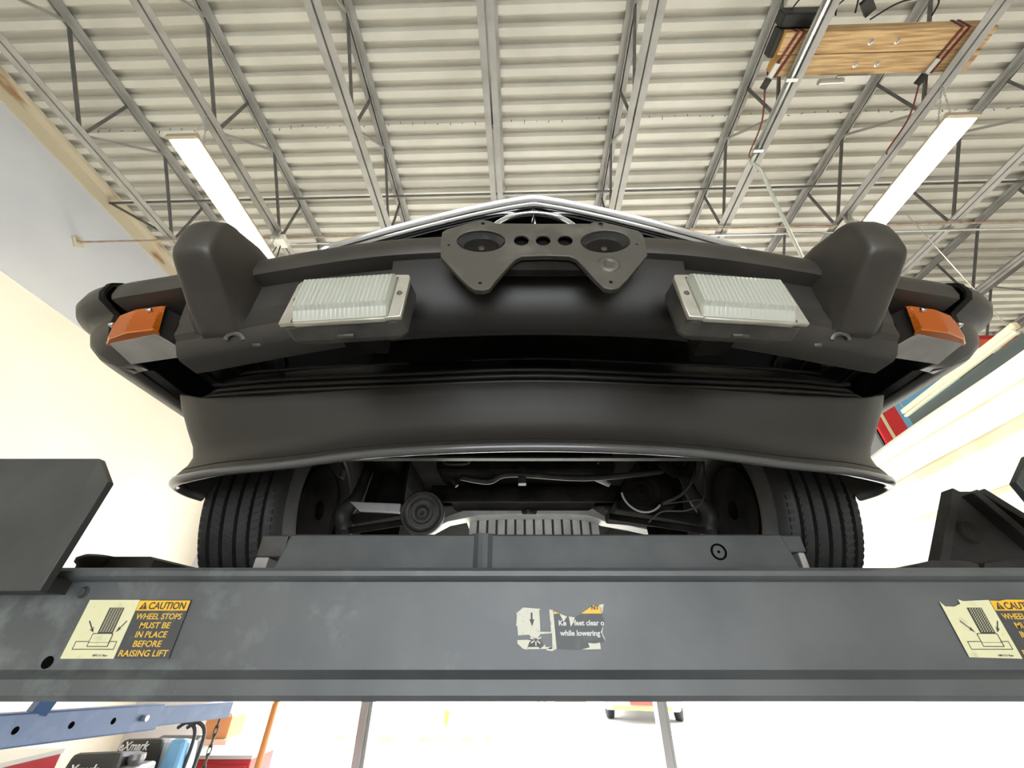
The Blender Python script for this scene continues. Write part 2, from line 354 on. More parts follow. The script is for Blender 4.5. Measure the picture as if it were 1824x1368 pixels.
# outlets and reel
ob = thing('ceiling_outlet', 'white outlet box with looped cord on joist by the wall-side light', 'outlet', (JX[1] + .06, 2.78, 3.75), building=True)
MB().bb((JX[1] - .03, 2.71, 3.71), (JX[1] + .11, 2.83, 3.795)).build('outlet_box', 'outlet_white', ob, bevel=.006)
MB().bb((JX[1] - .02, 2.69, 3.74), (JX[1] + .06, 2.71, 3.842)).build('box_hanger', 'zinc', ob)
MB().tube(crom([(JX[1] + .04, 2.8, 3.715), (JX[1] + .02, 2.84, 3.62), (JX[1] - .03, 2.9, 3.55), (JX[1] - .06, 2.86, 3.62), (JX[1] + .0, 2.8, 3.70)], 6), .006).build('cord', 'cord_black', ob)
ob = thing('ceiling_outlet', 'white outlet box with plugged black cords on joist by the strapped timber', 'outlet', (JX[6], 2.74, 3.75), building=True)
MB().bb((JX[6] - .03, 2.68, 3.705), (JX[6] + .13, 2.83, 3.795)).build('outlet_box', 'outlet_white', ob, bevel=.006)
MB().bb((JX[6] - .02, 2.66, 3.74), (JX[6] + .06, 2.68, 3.842)).build('box_hanger', 'zinc', ob)
for a in (0, 1): MB().bb((JX[6] + .02 + a * .06, 2.71, 3.67), (JX[6] + .05 + a * .06, 2.74, 3.71)).build('plug', 'cord_black', ob)
MB().tube(crom([(JX[6] + .035, 2.72, 3.68), (JX[6] + .12, 2.84, 3.62), (JX[6] + .2, 2.95, 3.58), (JX[6] + .06, 3.0, 3.62)], 6), .007).build('cord', 'cord_black', ob)
MB().tube(crom([(JX[6] + .095, 2.72, 3.68), (JX[6] + .2, 2.86, 3.60), (JX[6] + .26, 2.78, 3.55), (JX[6] + .30, 2.7, 3.50)], 6), .007).build('cord', 'cord_black', ob)
rl = thing('cord_reel', 'yellow cord reel hanging below the joist behind the bumper guard', 'cord reel', (JX[6], 3.16, 3.4), building=True)
rc = Vector((JX[6] + .03, 3.16, 3.60))
MB().lathe([(.05, -.05), (.17, -.05), (.18, -.04), (.18, .04), (.17, .05), (.05, .05)], rc, (1, 0, 0), 28).build('reel_drum', 'black_plastic', rl, smooth=True)
for s in (-1, 1): MB().lathe([(.13, 0), (.185, 0), (.19, .008 * s), (.185, .016 * s), (.13, .016 * s)], rc + Vector((s * .05, 0, 0)), (1, 0, 0), 28, True).build('reel_rim', 'yellow_plastic', rl, smooth=True)
MB().bb((rc.x - .03, rc.y - .04, rc.z + .15), (rc.x + .03, rc.y + .04, ZBOT - .001)).build('mount_bracket', 'black_plastic', rl)
MB().tube(crom([(rc.x, rc.y - .1, rc.z + .15), (rc.x - .07, rc.y - .16, 3.78), (rc.x - .02, rc.y - .22, 3.76), (rc.x + .08, rc.y - .2, 3.70), (rc.x + .02, rc.y - .05, 3.72)], 6), .007).build('cord', 'cord_black', rl)
TIM0 = set(o.name for o in COL.objects)
# timber block on the joists with straps, opener box
ZW = ZBOT + .062
tb = thing('timber_block', 'pair of bolted square timbers strapped on top of two joists', 'timber', (2.9, 1.19, ZW), building=True)
for k, (yy0, x0, x1) in enumerate(((1.05, 2.10, 3.68), (1.194, 2.13, 3.69))):
    b = MB().bb((x0, yy0, ZW), (x1, yy0 + .14, ZW + .138)).build('timber_beam', 'timber', tb, bevel=.004)
    MB().bb((x0 - .0015, yy0 + .006, ZW + .006), (x0, yy0 + .134, ZW + .132)).build('end_grain', 'timber_end', b)
    for bx in ((2.78, 2.98) if k == 0 else (2.76, 2.93)):
        MB().lathe([(0, -.014), (.009, -.014), (.011, -.006), (.02, -.004), (.02, 0), (0, 0)], (bx, yy0 + .075, ZW), (0, 0, 1), 8).build('bolt', 'zinc', b)
st = []
for X, nm in ((JX[5] - .10, 0), (JX[6] - .08, 1)):
    s = thing('ratchet_strap', ['dark red ratchet strap around the timber at the conduit joist', 'dark red ratchet strap around the timber end above the light'][nm], 'strap', (X, 1.2, ZW - .05), 'ratchet straps on the timber block', True)
    a, b2, zt = 1.046, 1.338, ZW + .142
    for off in (0, .05):
        MB().loft([[(X + off + q * .012 + sk, yy, zz) for q in (-1, 1)] for yy, zz, sk in ((a, zt, 0), (a, ZW - .003, -.03 * nm + .03), (b2, ZW - .003, -.05), (b2, zt, 0), (a, zt, 0))], closed=False, caps=False).build('webbing', 'strap_red', s, solid=.003)
    MB().bar((X - .03, b2 - .1, ZW - .012), (X - .05, b2 + .02, ZW - .012), .04, .022).build('ratchet', 'zinc', s)
    MB().bar((X - .05, b2 + .0, ZW - .02), (X - .07, b2 + .07, ZW - .03), .045, .03).build('ratchet_handle', 'black_plastic', s)
    MB().tube(crom([(X - .06, b2 + .05, ZW - .03), (X + .02, b2 + .30, ZBOT - .02), (X + .03, b2 + .55, ZBOT - .03), (X + .06, b2 + .6, ZBOT - .02)], 5), .007, 6).build('loose_end', 'strap_red', s)
eb = thing('opener_motor', 'black motor box with cables sitting behind the timber block', 'motor', (2.2, 1.0, ZW), building=True)
MB().bb((2.06, .95, ZW + .05), (2.40, 1.04, ZW + .19)).build('motor_case', 'black_plastic', eb, bevel=.012)
MB().bb((2.05, 1.04, ZW + .03), (2.095, 1.22, ZW + .13)).build('side_plate', 'black_plastic', eb, bevel=.01)
MB().bar((2.63, .9, ZW + .1), (2.73, .98, ZW + .12), .07, .03).build('plug', 'black_plastic', eb)
for pts in ([(2.1, 1.0, ZW + .1), (2.2, .88, ZW + .16), (2.42, .90, ZW + .16), (2.5, 1.0, ZW + .15)], [(2.42, .95, ZW + .1), (2.56, .86, ZW + .13), (2.62, .98, ZW + .12)], [(2.68, .94, ZW + .12), (2.74, .85, ZW + .2), (2.9, .72, ZW + .35)], [(2.78, 1.03, ZW + .15), (2.95, .93, ZW + .15), (3.2, .92, ZW + .15), (3.24, 1.02, ZW + .15)]):
    MB().tube(crom(pts, 6), .006, 6).build('cable', 'cord_black', eb)
hk = thing('trolley_bracket', 'small galvanised bracket under the far timber edge', 'bracket', (2.9, 1.35, ZW - .04), building=True)
MB().bb((2.66, 1.337, ZW - .02), (2.93, 1.385, ZW - .0)).build('bracket_plate', 'zinc', hk)
MB().tube([(2.52, 1.37, ZW - .03), (2.72, 1.37, ZW - .02)], .022, 10).build('bracket_pin', 'zinc', hk)
MB().bb((2.70, 1.334, ZW - .0), (2.9, 1.337, ZW + .05)).build('bracket_tab', 'zinc', hk)
for o in COL.objects:
    if o.name not in TIM0 and o.parent is None: o.location += Vector((-.035, .075, 0))
# ------------------------------------------------------------------ tarp, rail, sign
tdir = Vector((.19, 1, 0)).normalized(); tn = Vector((tdir.y, -tdir.x, 0))
t0 = Vector((4.10 - .19 * 2.2, .3, 2.0)); ZTOP = 1.99; L = 6.0; NU, NV = 60, 40
def tarp_pt(a, z, off=0.0):
    j = (ZTOP - z) / (ZTOP + 1.48) * NV
    d = .05 * math.sin(z * 4.2 + a * .55) * min(1, j / 6) + .03 * math.sin(z * 9 + a * 1.1 + 1) * min(1, j / 8) + .02 * math.sin(a * 2.4 + z)
    p = t0 + tdir * a + tn * (d - off); return (p.x, p.y, z)
secs = [[tarp_pt(L * i / NU, ZTOP + (-1.48 - ZTOP) * j / NV) for j in range(NV + 1)] for i in range(NU + 1)]
tp_ = tag(MB().loft(secs, closed=False, caps=False).build('tarp', 'tarp_white', None, smooth=True, solid=.004), 'large white tarp hanging in soft folds beside the raised car', 'tarp')
for z0, z1, m in ((1.49, 1.60, 'tarp_band'), (1.12, 1.17, 'tarp_band'), (1.80, 1.82, 'tarp_band')):
    MB().loft([[tarp_pt(L * i / NU, z0 + (z1 - z0) * j / 4, .005) for j in range(5)] for i in range(NU + 1)], closed=False, caps=False).build('reinforcing_band', m, tp_, smooth=True, solid=.003)
ra = t0 + tdir * 2.25 + Vector((.06, 0, .21)); rb = t0 + tdir * 3.72 + Vector((.06, 0, .21))
rr = thing('tarp_rail', 'cream painted steel rail above the white tarp edge', 'rail', ra.lerp(rb, .5), building=False)
MB().bar(ra, rb, .045, .05).build('rail_tube', 'rail_cream', rr, bevel=.008)
MB().bar(ra - Vector((.0, 0, .052)), rb - Vector((0, 0, .052)), .03, .02).build('rail_lip', 'rail_cream', rr)
MB().bar(ra + Vector((.03, 0, -.16)), rb + Vector((.03, 0, -.16)), .008, .19).build('rail_skirt', 'sign_slate', rr)
for p in (ra.lerp(rb, .02), ra.lerp(rb, .98)): MB().tube([p + Vector((0, 0, .03)), p + Vector((0, 0, ZBOT - 2.22))], .004, 6).build('hanger', 'zinc', rr)
MB().bar(ra - tdir * .03, ra, .05, .056).build('end_cap', 'trim_cream', rr, bevel=.01)
sg = thing('hanging_sign', 'big red-framed sign with blue field hanging behind the white tarp', 'sign', (6.6, 4.5, 1.9))
SY, sx0, sx1, sz0, sz1 = 4.5, 4.62, 8.9, 1.6, 3.80
MB().bb((sx0, SY + .03, sz0), (sx1, SY + .08, sz1)).build('sign_board', 'sign_slate', sg)
MB().bb((sx0, SY, sz1 - .06), (sx1, SY + .05, sz1)).build('frame_bar', 'sign_red', sg)
MB().bb((sx0, SY + .008, sz1 - .22), (sx1, SY + .05, sz1 - .062)).build('orange_band', 'sign_orange', sg)
MB().bb((sx0, SY + .012, sz1 - .31), (sx1, SY + .05, sz1 - .222)).build('white_band', 'sign_white', sg)
MB().bb((sx0, SY, sz0), (sx0 + .10, SY + .05, sz1 - .312)).build('frame_post', 'sign_red', sg)
MB().bb((sx0 + .102, SY + .01, sz0), (sx0 + .16, SY + .05, sz1 - .312)).build('cream_stripe', 'rail_cream', sg)
MB().bb((sx0 + .162, SY, sz0), (sx0 + .36, SY + .05, sz1 - .312)).build('frame_post', 'sign_red', sg)
MB().bb((sx0 + .362, SY + .015, 2.30), (sx0 + 1.5, SY + .05, sz1 - .312)).build('blue_field', 'sign_blue', sg)
for xx in (5.2, 7.0, 8.4): MB().bb((xx - .01, SY + .04, sz1), (xx + .01, SY + .07, ZBOT + .01)).build('hanger', 'zinc', sg)
# ------------------------------------------------------------------ the lift
LY = 0.80
bp = [(.0, .113), (-.008, .118), (-.013, .112), (-.013, .104), (-.006, .098), (.004, .096), (.004, -.034), (-.004, -.040), (-.012, -.046), (-.014, -.066), (-.008, -.074), (.13, -.074), (.13, -.066), (.02, -.060), (.02, .106), (.13, .108), (.13, .118)]
cb = thing('lift_crossbeam', 'dark grey steel front crossbeam of the lift with caution stickers', 'lift beam', (.09, LY, -.074))
beam = shade_auto(MB().loft([[(x, LY + a, b) for a, b in bp] for x in (-1.9, 2.1)]).build('beam_channel', 'lift_paint', cb), 30)
FY = LY + .0025
def bolt_at(u, v, r):
    p = P(u, v, LY + .003); MB().lathe([(0, -.005), (r * .45, -.005), (r * .45, -.003), (r * .55, -.007), (r, -.005), (r, 0), (r * 1.45, 0), (r * 1.45, .003)], (p.x, LY + .003, p.z), (0, 1, 0), 14).build('bolt', 'plate_dark', cb, smooth=True)
bolt_at(148, 1055, .007)
p = P(84, 1180, LY + .003); MB().lathe([(0, -.0015), (.0075, -.0015), (.009, .0)], (p.x, LY + .003, p.z), (0, 1, 0), 16).build('hole', 'hole_black', cb)
def face(a, b, off): return Matrix.Translation((a, FY - off, b)) @ Matrix.Rotation(math.pi / 2, 4, 'X')
def rect(x0, z0, x1, z1): return [(x0, z0), (x1, z0), (x1, z1), (x0, z1)]
def ring(pts, w):
    cx = sum(p[0] for p in pts) / len(pts); cy = sum(p[1] for p in pts) / len(pts)
    return [pts, [(x - math.copysign(w, x - cx), y - math.copysign(w, y - cy)) for x, y in pts]]
def arrow(x0, y0, x1, y1, w, hw, hl):
    d = Vector((x1 - x0, y1 - y0)); L = d.length; d.normalize(); n = Vector((-d.y, d.x)); a = Vector((x0, y0)); m = a + d * (L - hl * .8); h = a + d * (L - hl); b = Vector((x1, y1))
    return [tuple(q) for q in (a + n * w, m + n * w, h + n * hw, b, h - n * hw, m - n * w, a - n * w)]
def caution(x0, z0, torn):
    W, H = .180, .086; hx = .089
    d = MB(); top = [(0, H), (hx, H)] if not torn else [(0, H - .002), (.006, H - .010), (.022, H - .0105), (.035, H - .006), (.0345, H + .001), (.043, H - .002), (.060, H - .001), (hx, H)]
    dk = rect(hx, 0, W, H) if not torn else [(hx, 0), (W, 0), (W, H), (hx + .03, H + .001), (hx + .018, H - .001), (hx, H)]
    bl = [(.0, .0)] if not torn else [(.002, .002)]
    base = place_mesh(flat_mesh([dk], .0002), face(x0, z0, .0006), 'caution_decal', 'decal_dark', cb)
    def sub(name, outl, m, off=.0010): return place_mesh(flat_mesh(outl, .0001), face(x0, z0, off), name, m, base)
    sub('pictogram_panel', [bl + [(hx, 0)] + top[::-1]], 'decal_cream', .0006)
    band = rect(hx + .001, H - .0165, W - .001, H - .001)
    if torn: band = [(hx + .001, H - .0165), (W - .001, H - .0165), (W - .001, H), (hx + .03, H + .0005), (hx + .018, H - .0015), (hx + .001, H - .001)]
    sub('yellow_band', [band], 'decal_yellow')
    tx, tw = .042, .026
    sub('pictogram_tyre', [rect(tx, .036, tx + tw, .074)], 'decal_ink')
    zz = []
    for c in range(5):
        for rr_ in range(12):
            xx = tx + .0028 + c * .0046; yy = .0375 + rr_ * .003
            zz.append([(xx, yy), (xx + .0022, yy + .0009), (xx + .0016, yy + .0016), (xx + .0034, yy + .0026), (xx + .0026, yy + .0029), (xx + .0006, yy + .0017), (xx + .0013, yy + .001), (xx - .0004, yy + .0004)])
    sub('tread_pattern', zz, 'decal_cream', .0014)
    sub('pictogram_runway', ring(rect(.012, .0125, .082, .0245), .0011) , 'decal_ink')
    sub('pictogram_stop_fill', [rect(.0345, .0165, .068, .0345)], 'decal_cream', .0012)
    sub('pictogram_stop', ring([(.0345, .0165), (.070, .0165), (.070, .0345), (.068, .036), (.036, .036), (.0345, .0345)], .0011), 'decal_ink', .0014)
    sub('pictogram_line', [rect(.0352, .0222, .0695, .0228)], 'decal_ink', .0014)
    sub('pictogram_arrow', [arrow(.018, .054, .034, .037, .0009, .0032, .009)], 'decal_ink')
    sub('pictogram_arrow', [arrow(.083, .054, .072, .037, .0009, .0032, .009)], 'decal_ink')
    sub('warning_triangle', [[(hx + .005, H - .0145), (hx + .019, H - .0145), (hx + .012, H - .003)]], 'decal_ink', .0014)
    sub('warning_mark', [rect(hx + .0113, H - .011, hx + .0127, H - .0068), rect(hx + .0113, H - .0133, hx + .0127, H - .012)], 'decal_yellow', .0018)
    place_mesh(text_mesh('CAUTION', .0152, .064, .0003), face(x0 + hx + .021, z0 + H - .0142, .0014), 'lettering', 'decal_ink', base)
    for k, (s, w) in enumerate((('WHEEL STOPS', .079), ('MUST BE', .052), ('IN PLACE', .053), ('BEFORE', .047), ('RAISING LIFT', .081))):
        place_mesh(text_mesh(s, .0125, w, .0002), face(x0 + hx + .046 - w / 2, z0 + H - .0295 - k * .0133, .0012), 'lettering', 'decal_text_yellow', base)
    place_mesh(text_mesh('NP1111 Rev', .0045, .024, 0), face(x0 + .052, z0 + .003, .0012), 'lettering', 'decal_ink', base)
caution(-.749, -.019, False); caution(.757, -.019, True)
# torn "keep feet clear" sticker
def torn_decal(x0, z0, k):
    def q(pts): return [((x - 165) * k, (820 - y) * k) for x, y in pts]
    base = place_mesh(flat_mesh([q([(795, 265), (890, 305), (1000, 345), (1140, 355), (1260, 300), (1590, 300), (1620, 420), (1560, 520), (1560, 600), (1600, 690), (1510, 710), (1510, 800), (1200, 805), (800, 790)])], .0002), face(x0, z0, .0006), 'warning_decal', 'decal_dark', cb)
    def sub(name, outl, m, off=.0008): return place_mesh(flat_mesh([q(o) for o in outl], .0001), face(x0, z0, off), name, m, base)
    sub('pictogram_panel', [[(290, 215), (580, 235), (555, 260), (565, 560), (740, 560), (740, 580), (565, 590), (510, 650), (420, 640), (380, 600), (200, 610), (190, 480), (172, 480), (185, 330), (175, 300)]], 'decal_white')
    sub('pictogram_panel', [[(190, 672), (360, 668), (440, 690), (350, 760), (350, 800), (280, 790), (190, 720)]], 'decal_white')
    sub('border_strip', [[(720, 245), (780, 250), (790, 300), (812, 790), (740, 820), (650, 810), (650, 790), (745, 765), (750, 600), (735, 560)]], 'decal_white')
    sub('border_strip', [[(355, 768), (520, 764), (545, 790), (600, 760), (630, 725), (635, 765), (740, 765), (735, 790), (360, 795)]], 'decal_white')
    sub('yellow_band', [[(795, 268), (885, 300), (795, 310)]], 'decal_yellow')
    sub('yellow_band', [[(1250, 303), (1460, 180), (1560, 175), (1590, 303)]], 'decal_yellow')
    sub('torn_paper', [[(1560, 175), (1640, 165), (1600, 300)]], 'decal_white')
    sub('torn_paper', [[(890, 305), (1010, 345), (950, 420)]], 'decal_white', .0012)
    sub('torn_paper', [[(1040, 345), (1140, 358), (1110, 430), (1060, 490)]], 'decal_white', .0012)
    sub('torn_paper', [[(1540, 560), (1590, 480), (1565, 580), (1610, 690), (1580, 650)]], 'decal_white', .0012)
    sub('torn_paper', [[(1200, 800), (1340, 770), (1320, 710), (1420, 720), (1510, 705), (1515, 795)]], 'decal_white', .0012)
    sub('pictogram_arrow', [[(412, 290), (442, 290), (442, 385), (470, 385), (434, 485), (388, 385), (412, 385)]], 'decal_ink', .0012)
    sub('pictogram_foot', [[(355, 760), (380, 700), (450, 660), (560, 680), (600, 720), (560, 765)]], 'decal_ink', .0010)
    st = []
    for a in (20, 75, 130, 165, 215, 270, 320):
        ca, sa = math.cos(math.radians(a)), math.sin(math.radians(a)); st.append([(485 + ca * 25 - sa * 9, 665 - sa * 25 - ca * 9), (485 + ca * 95 - sa * 9, 665 - sa * 85 - ca * 9), (485 + ca * 95 + sa * 9, 665 - sa * 85 + ca * 9), (485 + ca * 25 + sa * 9, 665 - sa * 25 + ca * 9)])
    sub('impact_star', st, 'decal_white', .0014)
    for s, ax, ay, w, h in (('Ke', 868, 472, 125, 105), ('feet clear o', 1120, 470, 490, 105), ('while lowering', 880, 612, 650, 105)):
        place_mesh(text_mesh(s, h * k, w * k, .0003), face(x0 + (ax - 165) * k, z0 + (820 - ay) * k, .0010), 'lettering', 'decal_text_white', base)
    place_mesh(text_mesh('NT', 90 * k, 130 * k, .0004), face(x0 + (1425 - 165) * k, z0 + (820 - 245) * k, .0012), 'lettering', 'decal_ink', base)
torn_decal(.0065, -.0085, .155 / 1470)
# runways with wheel stop plates and turn plates
def runway(side):
    cx = -.84 if side < 0 else 1.0; w = .48 if side < 0 else .62
    r = thing('lift_runway', 'dark steel lift runway under the %s front tyre' % ('wall-side' if side < 0 else 'tarp-side'), 'lift runway', (cx, 2.8, .02), 'lift runways')
    MB().bb((cx - w / 2, LY + .14, -.04), (cx + w / 2, 5.2, .049)).build('runway_deck', 'plate_dark', r)
    b0, b1 = (-1.08, -.80) if side < 0 else (.89, 1.31)
    MB().bb((b0, LY + .14, .049), (b1, 1.32, .135)).build('side_block', 'plate_dark', r)
    if side < 0:
        # plate seen in front of the beam end
        q = [(-1.45, .318), (-.84, .318), (-.775, .262), (-.785, .075), (-1.45, .070)]
        MB().loft([[(x, .742 + (.02 if z > .27 else 0), z) for x, z in q], [(x, .757 + (.02 if z > .27 else 0), z) for x, z in q]]).build('wheel_stop', 'plate_dark', r, bevel=.002)
        MB().bb((-1.45, .757, .075), (-.80, LY + .15, .10)).build('stop_hinge', 'plate_dark', r)
        p = P(140, 1002, .93); MB().lathe([(0, .0), (.030, 0), (.030, .012), (.037, .018), (.037, .027), (.026, .034), (0, .035)], (p.x, .97, .135), (0, 0, 1), 18).build('pivot_knob', 'chock_rubber', r, smooth=True)
        MB().loft([[(-.965, y, .135), (-.965, y, .160), (-.95, y, .166), (-.81, y, .166), (-.80, y, .160), (-.80, y, .135)] for y in (.96, 1.25)]).build('turn_plate', 'chock_rubber', r)
    else:
        q = [(1.65, .318), (1.03, .318), (.967, .262), (.977, .18), (1.65, .18)]
        MB().loft([[(x, .742, z) for x, z in q], [(x, .757, z) for x, z in q]]).build('wheel_stop', 'plate_dark', r, bevel=.002)
        MB().bb((1.25, .757, .10), (1.55, LY + .15, .20)).build('stop_hinge', 'plate_dark', r)
        MB().loft([[(.885, y, .135), (.90, y, .150), (.93, y, .157), (1.0, y, .157), (1.03, y, .150), (1.03, y, .135)] for y in (.955, 1.2)]).build('turn_plate', 'chock_rubber', r)
        MB().loft([[(1.03, y, .137), (1.04, y, .15), (1.1, y, .158), (1.2, y, .16), (1.2, y, .137)] for y in (.95, .98)]).build('turn_plate', 'chock_rubber', r)
runway(-1); runway(1)
# rubber wheel chock
ck = thing('wheel_chock', 'black rubber wheel chock standing on the runway by the tarp', 'wheel chock', (1.12, 1.05, .157))
zb, zt = .158, .335
def ckq(y, ins=0.0): return [(.985 + ins, y, zb), (1.128 + ins * .6, y, zt - ins), (1.138 + ins * .6, y, zt + .004 - ins), (1.21 - ins * .4, y, zt + .004 - ins), (1.225 - ins * .4, y, zt - ins), (1.40 - ins, y, zb)]
MB().loft([ckq(1.03), [(x + .11, y, z) for x, y, z in ckq(1.13)]]).build('chock_body', 'chock_rubber', ck, bevel=.006)
rimq = ckq(1.0); inq = [(.99, 1.0, zb), (1.108, 1.0, zt - .022), (1.15, 1.0, zt - .022), (1.235, 1.0, zb)]
for nm, a, b in (('chock_edge', (1.0, zb), (1.135, zt - .004)), ('chock_edge', (1.13, zt - .008), (1.19, zt - .008)), ('chock_edge', (1.18, zt - .006), (1.27, zb)), ('chock_edge', (1.20, zt - .006), (1.36, zb))):
    MB().bar((a[0], 1.015, a[1]), (b[0], 1.015, b[1]), .035, .020, up=(1, 0, 0)).build(nm, 'chock_rubber', ck, bevel=.003)
MB().lathe([(.012, .004), (.024, -.004), (.028, .004)], (1.135, 1.026, .235), (0, 1, 0), 16).build('chock_boss', 'chock_rubber', ck, smooth=True)
# rolling jack behind the beam
jk = thing('rolling_jack', 'grey rolling bridge jack lying between the runways behind the crossbeam', 'jack', (.05, 1.05, .11))
q = [(-.53, .11), (-.505, .212), (.615, .212), (.640, .11)]
MB().loft([[(x, .95, z) for x, z in q], [(x, 1.12, z) for x, z in q]]).build('jack_body', 'jack_paint', jk, bevel=.004)
MB().lathe([(.0, .0), (.041, .0), (.041, .103), (0, .103)], (-.065, .985, .11), (0, 0, 1), 24).build('jack_boss', 'jack_paint', jk, smooth=False)
p = P(1280, 983, .95)
MB().lathe([(.0135, -.002), (.0175, -.002), (.0175, .001), (.0135, .001)], (p.x, .95, p.z), (0, 1, 0), 24, True).build('ring_mark', 'hole_black', jk)
MB().lathe([(0, -.002), (.003, -.002), (.003, .001)], (p.x, .95, p.z), (0, 1, 0), 10).build('ring_mark', 'hole_black', jk)
for x0, x1, z0, z1, m in ((.615, .665, .175, .212, 'jack_paint'), (-.575, -.515, .165, .212, 'chassis_grey'), (-.575, -.545, .12, .165, 'pod_grey'), (.645, .66, .12, .175, 'pod_grey')):
    MB().bb((x0, .96, z0), (x1, 1.03, z1)).build('end_roller', m, jk, bevel=.003)
# ------------------------------------------------------------------ the car
XC = 0.046
car = thing('car', 'black classic car raised on the lift, seen from below its front bumper', 'car', (XC, 2.3, .05))
def mirror_path(h): return [(-s, y) for s, y in reversed(h)] + [(s, y) for s, y in h if s > 1e-6]
def frames(path, n=6):
    pts = crom([(s, y, 0) for s, y in path], n); out = []
    for i, p in enumerate(pts):
        a = pts[max(i - 1, 0)]; b = pts[min(i + 1, len(pts) - 1)]; d = (b - a).normalized()
        out.append((p, Vector((d.y, -d.x, 0))))          # outward: toward -y at the middle
    return out
def sweep(path, sec, n=6, zf=None, of=None, srange=None, closed=True, caps=True):
    secs = []
    for p, nrm in frames(path, n):
        if srange and not (srange[0] - 1e-6 <= p.x <= srange[1] + 1e-6): continue
        dz = zf(p) if zf else 0
        k = of(p) if of else 1
        secs.append([(XC + p.x + nrm.x * o * k, p.y + nrm.y * o * k, z + dz) for o, z in sec])
    return MB().loft(secs, closed, caps)
BH = [(0, .442), (.2, .448), (.33, .462), (.475, .488), (.6, .513), (.73, .538), (.83, .557), (.90, .579), (.940, .605), (.962, .645), (.968, .70), (.966, .80), (.962, .95)]
BPATH = mirror_path(BH)
bar = [(-.10, .604), (-.06, .618), (-.02, .617), (-.006, .611), (0, .598), (0, .574), (-.004, .566), (-.030, .562), (-.10, .562)]
bumper = sweep(BPATH, bar, 5, srange=(-.84, .84)).build('bumper_bar', 'bumper_rubber', car, smooth=True); shade_auto(bumper, 40)
pl_sec = [(-.028, .570), (-.030, .55), (-.036, .51), (-.050, .468), (-.062, .449), (-.072, .443), (-.11, .441), (-.11, .447), (-.07, .450), (-.04, .48), (-.034, .570)]
face_o = sweep(BPATH, pl_sec, 5, srange=(-.685, .685), zf=lambda p: .026 * max(0, 1 - (abs(p.x) / .66) ** 2)).build('bumper_face', 'bumper_steel', car); shade_auto(face_o, 40)
cen = [(-.015, .566), (-.018, .55), (-.025, .52), (-.038, .490), (-.05, .470), (-.066, .458), (-.09, .456), (-.09, .570)]
shade_auto(sweep(BPATH, cen, 5, srange=(-.27, .27)).build('bumper_center_cover', 'cover_black', car), 50)
capsec = [(-.10, .606), (-.05, .620), (-.012, .616), (.002, .602), (.004, .580), (-.002, .567), (-.022, .560), (-.036, .555), (-.038, .545), (-.040, .53), (-.048, .512), (-.066, .496), (-.10, .486), (-.13, .486)]
for s in (-1, 1):
    rng = (-1.2, -.835) if s < 0 else (.835, 1.2)
    e = sweep(BPATH, capsec, 6, srange=rng, closed=False).build('bumper_end_cap', 'bumper_rubber', car, smooth=True, solid=.004)
    seam = [(o + .0035, z) for o, z in capsec[:12]]
    rng2 = (-.856, -.838) if s < 0 else (.838, .856)
    sweep(BPATH, seam, 24, srange=rng2, closed=False).build('end_cap_seam', 'chassis_black', e, smooth=True, solid=.003)
    pc = Vector((XC + s * .910, .70, .504)); nrm = Vector((s * .68, 0, -.73)).normalized()
    MB().lathe([(0, .0015), (.012, .001), (.017, .0045), (.0185, .0)], pc - nrm * .005, nrm, 16).build('cap_plug', 'chassis_black', e, smooth=True)
# fender lower skins behind the caps
for s in (-1, 1):
    secs = []
    for y, o, zl in ((.70, .905, .495), (.80, .90, .492), (.92, .895, .498), (1.0, .893, .54)):
        secs.append([(XC + s * x, y, z) for x, z in ((o - .09, zl - .002), (o - .03, zl - .004), (o - .006, zl + .012), (o, zl + .05), (o, .70))])
    MB().loft(secs, closed=False, caps=False).build('fender', 'black_paint', car, smooth=True, solid=.003)
# bumper guards
def guard(s):
    cx = XC + s * .578; secs = []
    rows = [(.470, .552, .030, .570, .034), (.474, .545, .034, .568, .042), (.490, .515, .036, .566, .050), (.515, .474, .035, .563, .058), (.535, .441, .033, .56, .063), (.5405, .4335, .0325, .559, .065), (.546, .4285, .032, .558, .066), (.552, .426, .0315, .557, .067), (.58, .4235, .031, .554, .069), (.606, .425, .030, .552, .069), (.620, .429, .029, .55, .066), (.631, .437, .028, .548, .061), (.638, .449, .027, .546, .055), (.641, .465, .026, .544, .048)]
    for z, yf, hf, yb, hb in rows:
        r = .011; sec = []
        for sg in (-1, 1):
            half = [(hb, yb), ((hf + hb) / 2 + .006, (yf + yb) / 2), (hf + .003, yf + r * 1.3), (hf + .001, yf + r * .6), (hf - r * .35, yf + r * .12), (hf - r, yf), (hf * .3, yf - .002)]
            pts = [(cx + sg * a, b) for a, b in half]
            sec += pts if sg < 0 else pts[::-1]
        secs.append([(x, y, z) for x, y in sec])
    o = shade_auto(MB().loft(secs).build('bumper_guard', 'bumper_rubber', car), 60)
    # bolt recess and slot plate under the guard
    for du, m in ((-.07, 'chassis_grey'), (.07, 'chassis_grey')):
        MB().lathe([(0, -.004), (.006, -.004), (.007, 0), (.012, .0), (.012, .006)], (cx + du, .565 + .19 * (abs(cx + du - XC) - .5), .464), (0, 1, -.5), 10).build('mount_bolt', m, o, smooth=True)
    MB().tube([(cx - s * .03 + .016 * math.cos(a), .560 - .006 * math.sin(a), .462 + .010 * math.sin(a)) for a in [math.pi * k / 8 for k in range(9)]], .004, 6).build('mount_clip', 'plate_metal', o)
for s in (-1, 1): guard(s)
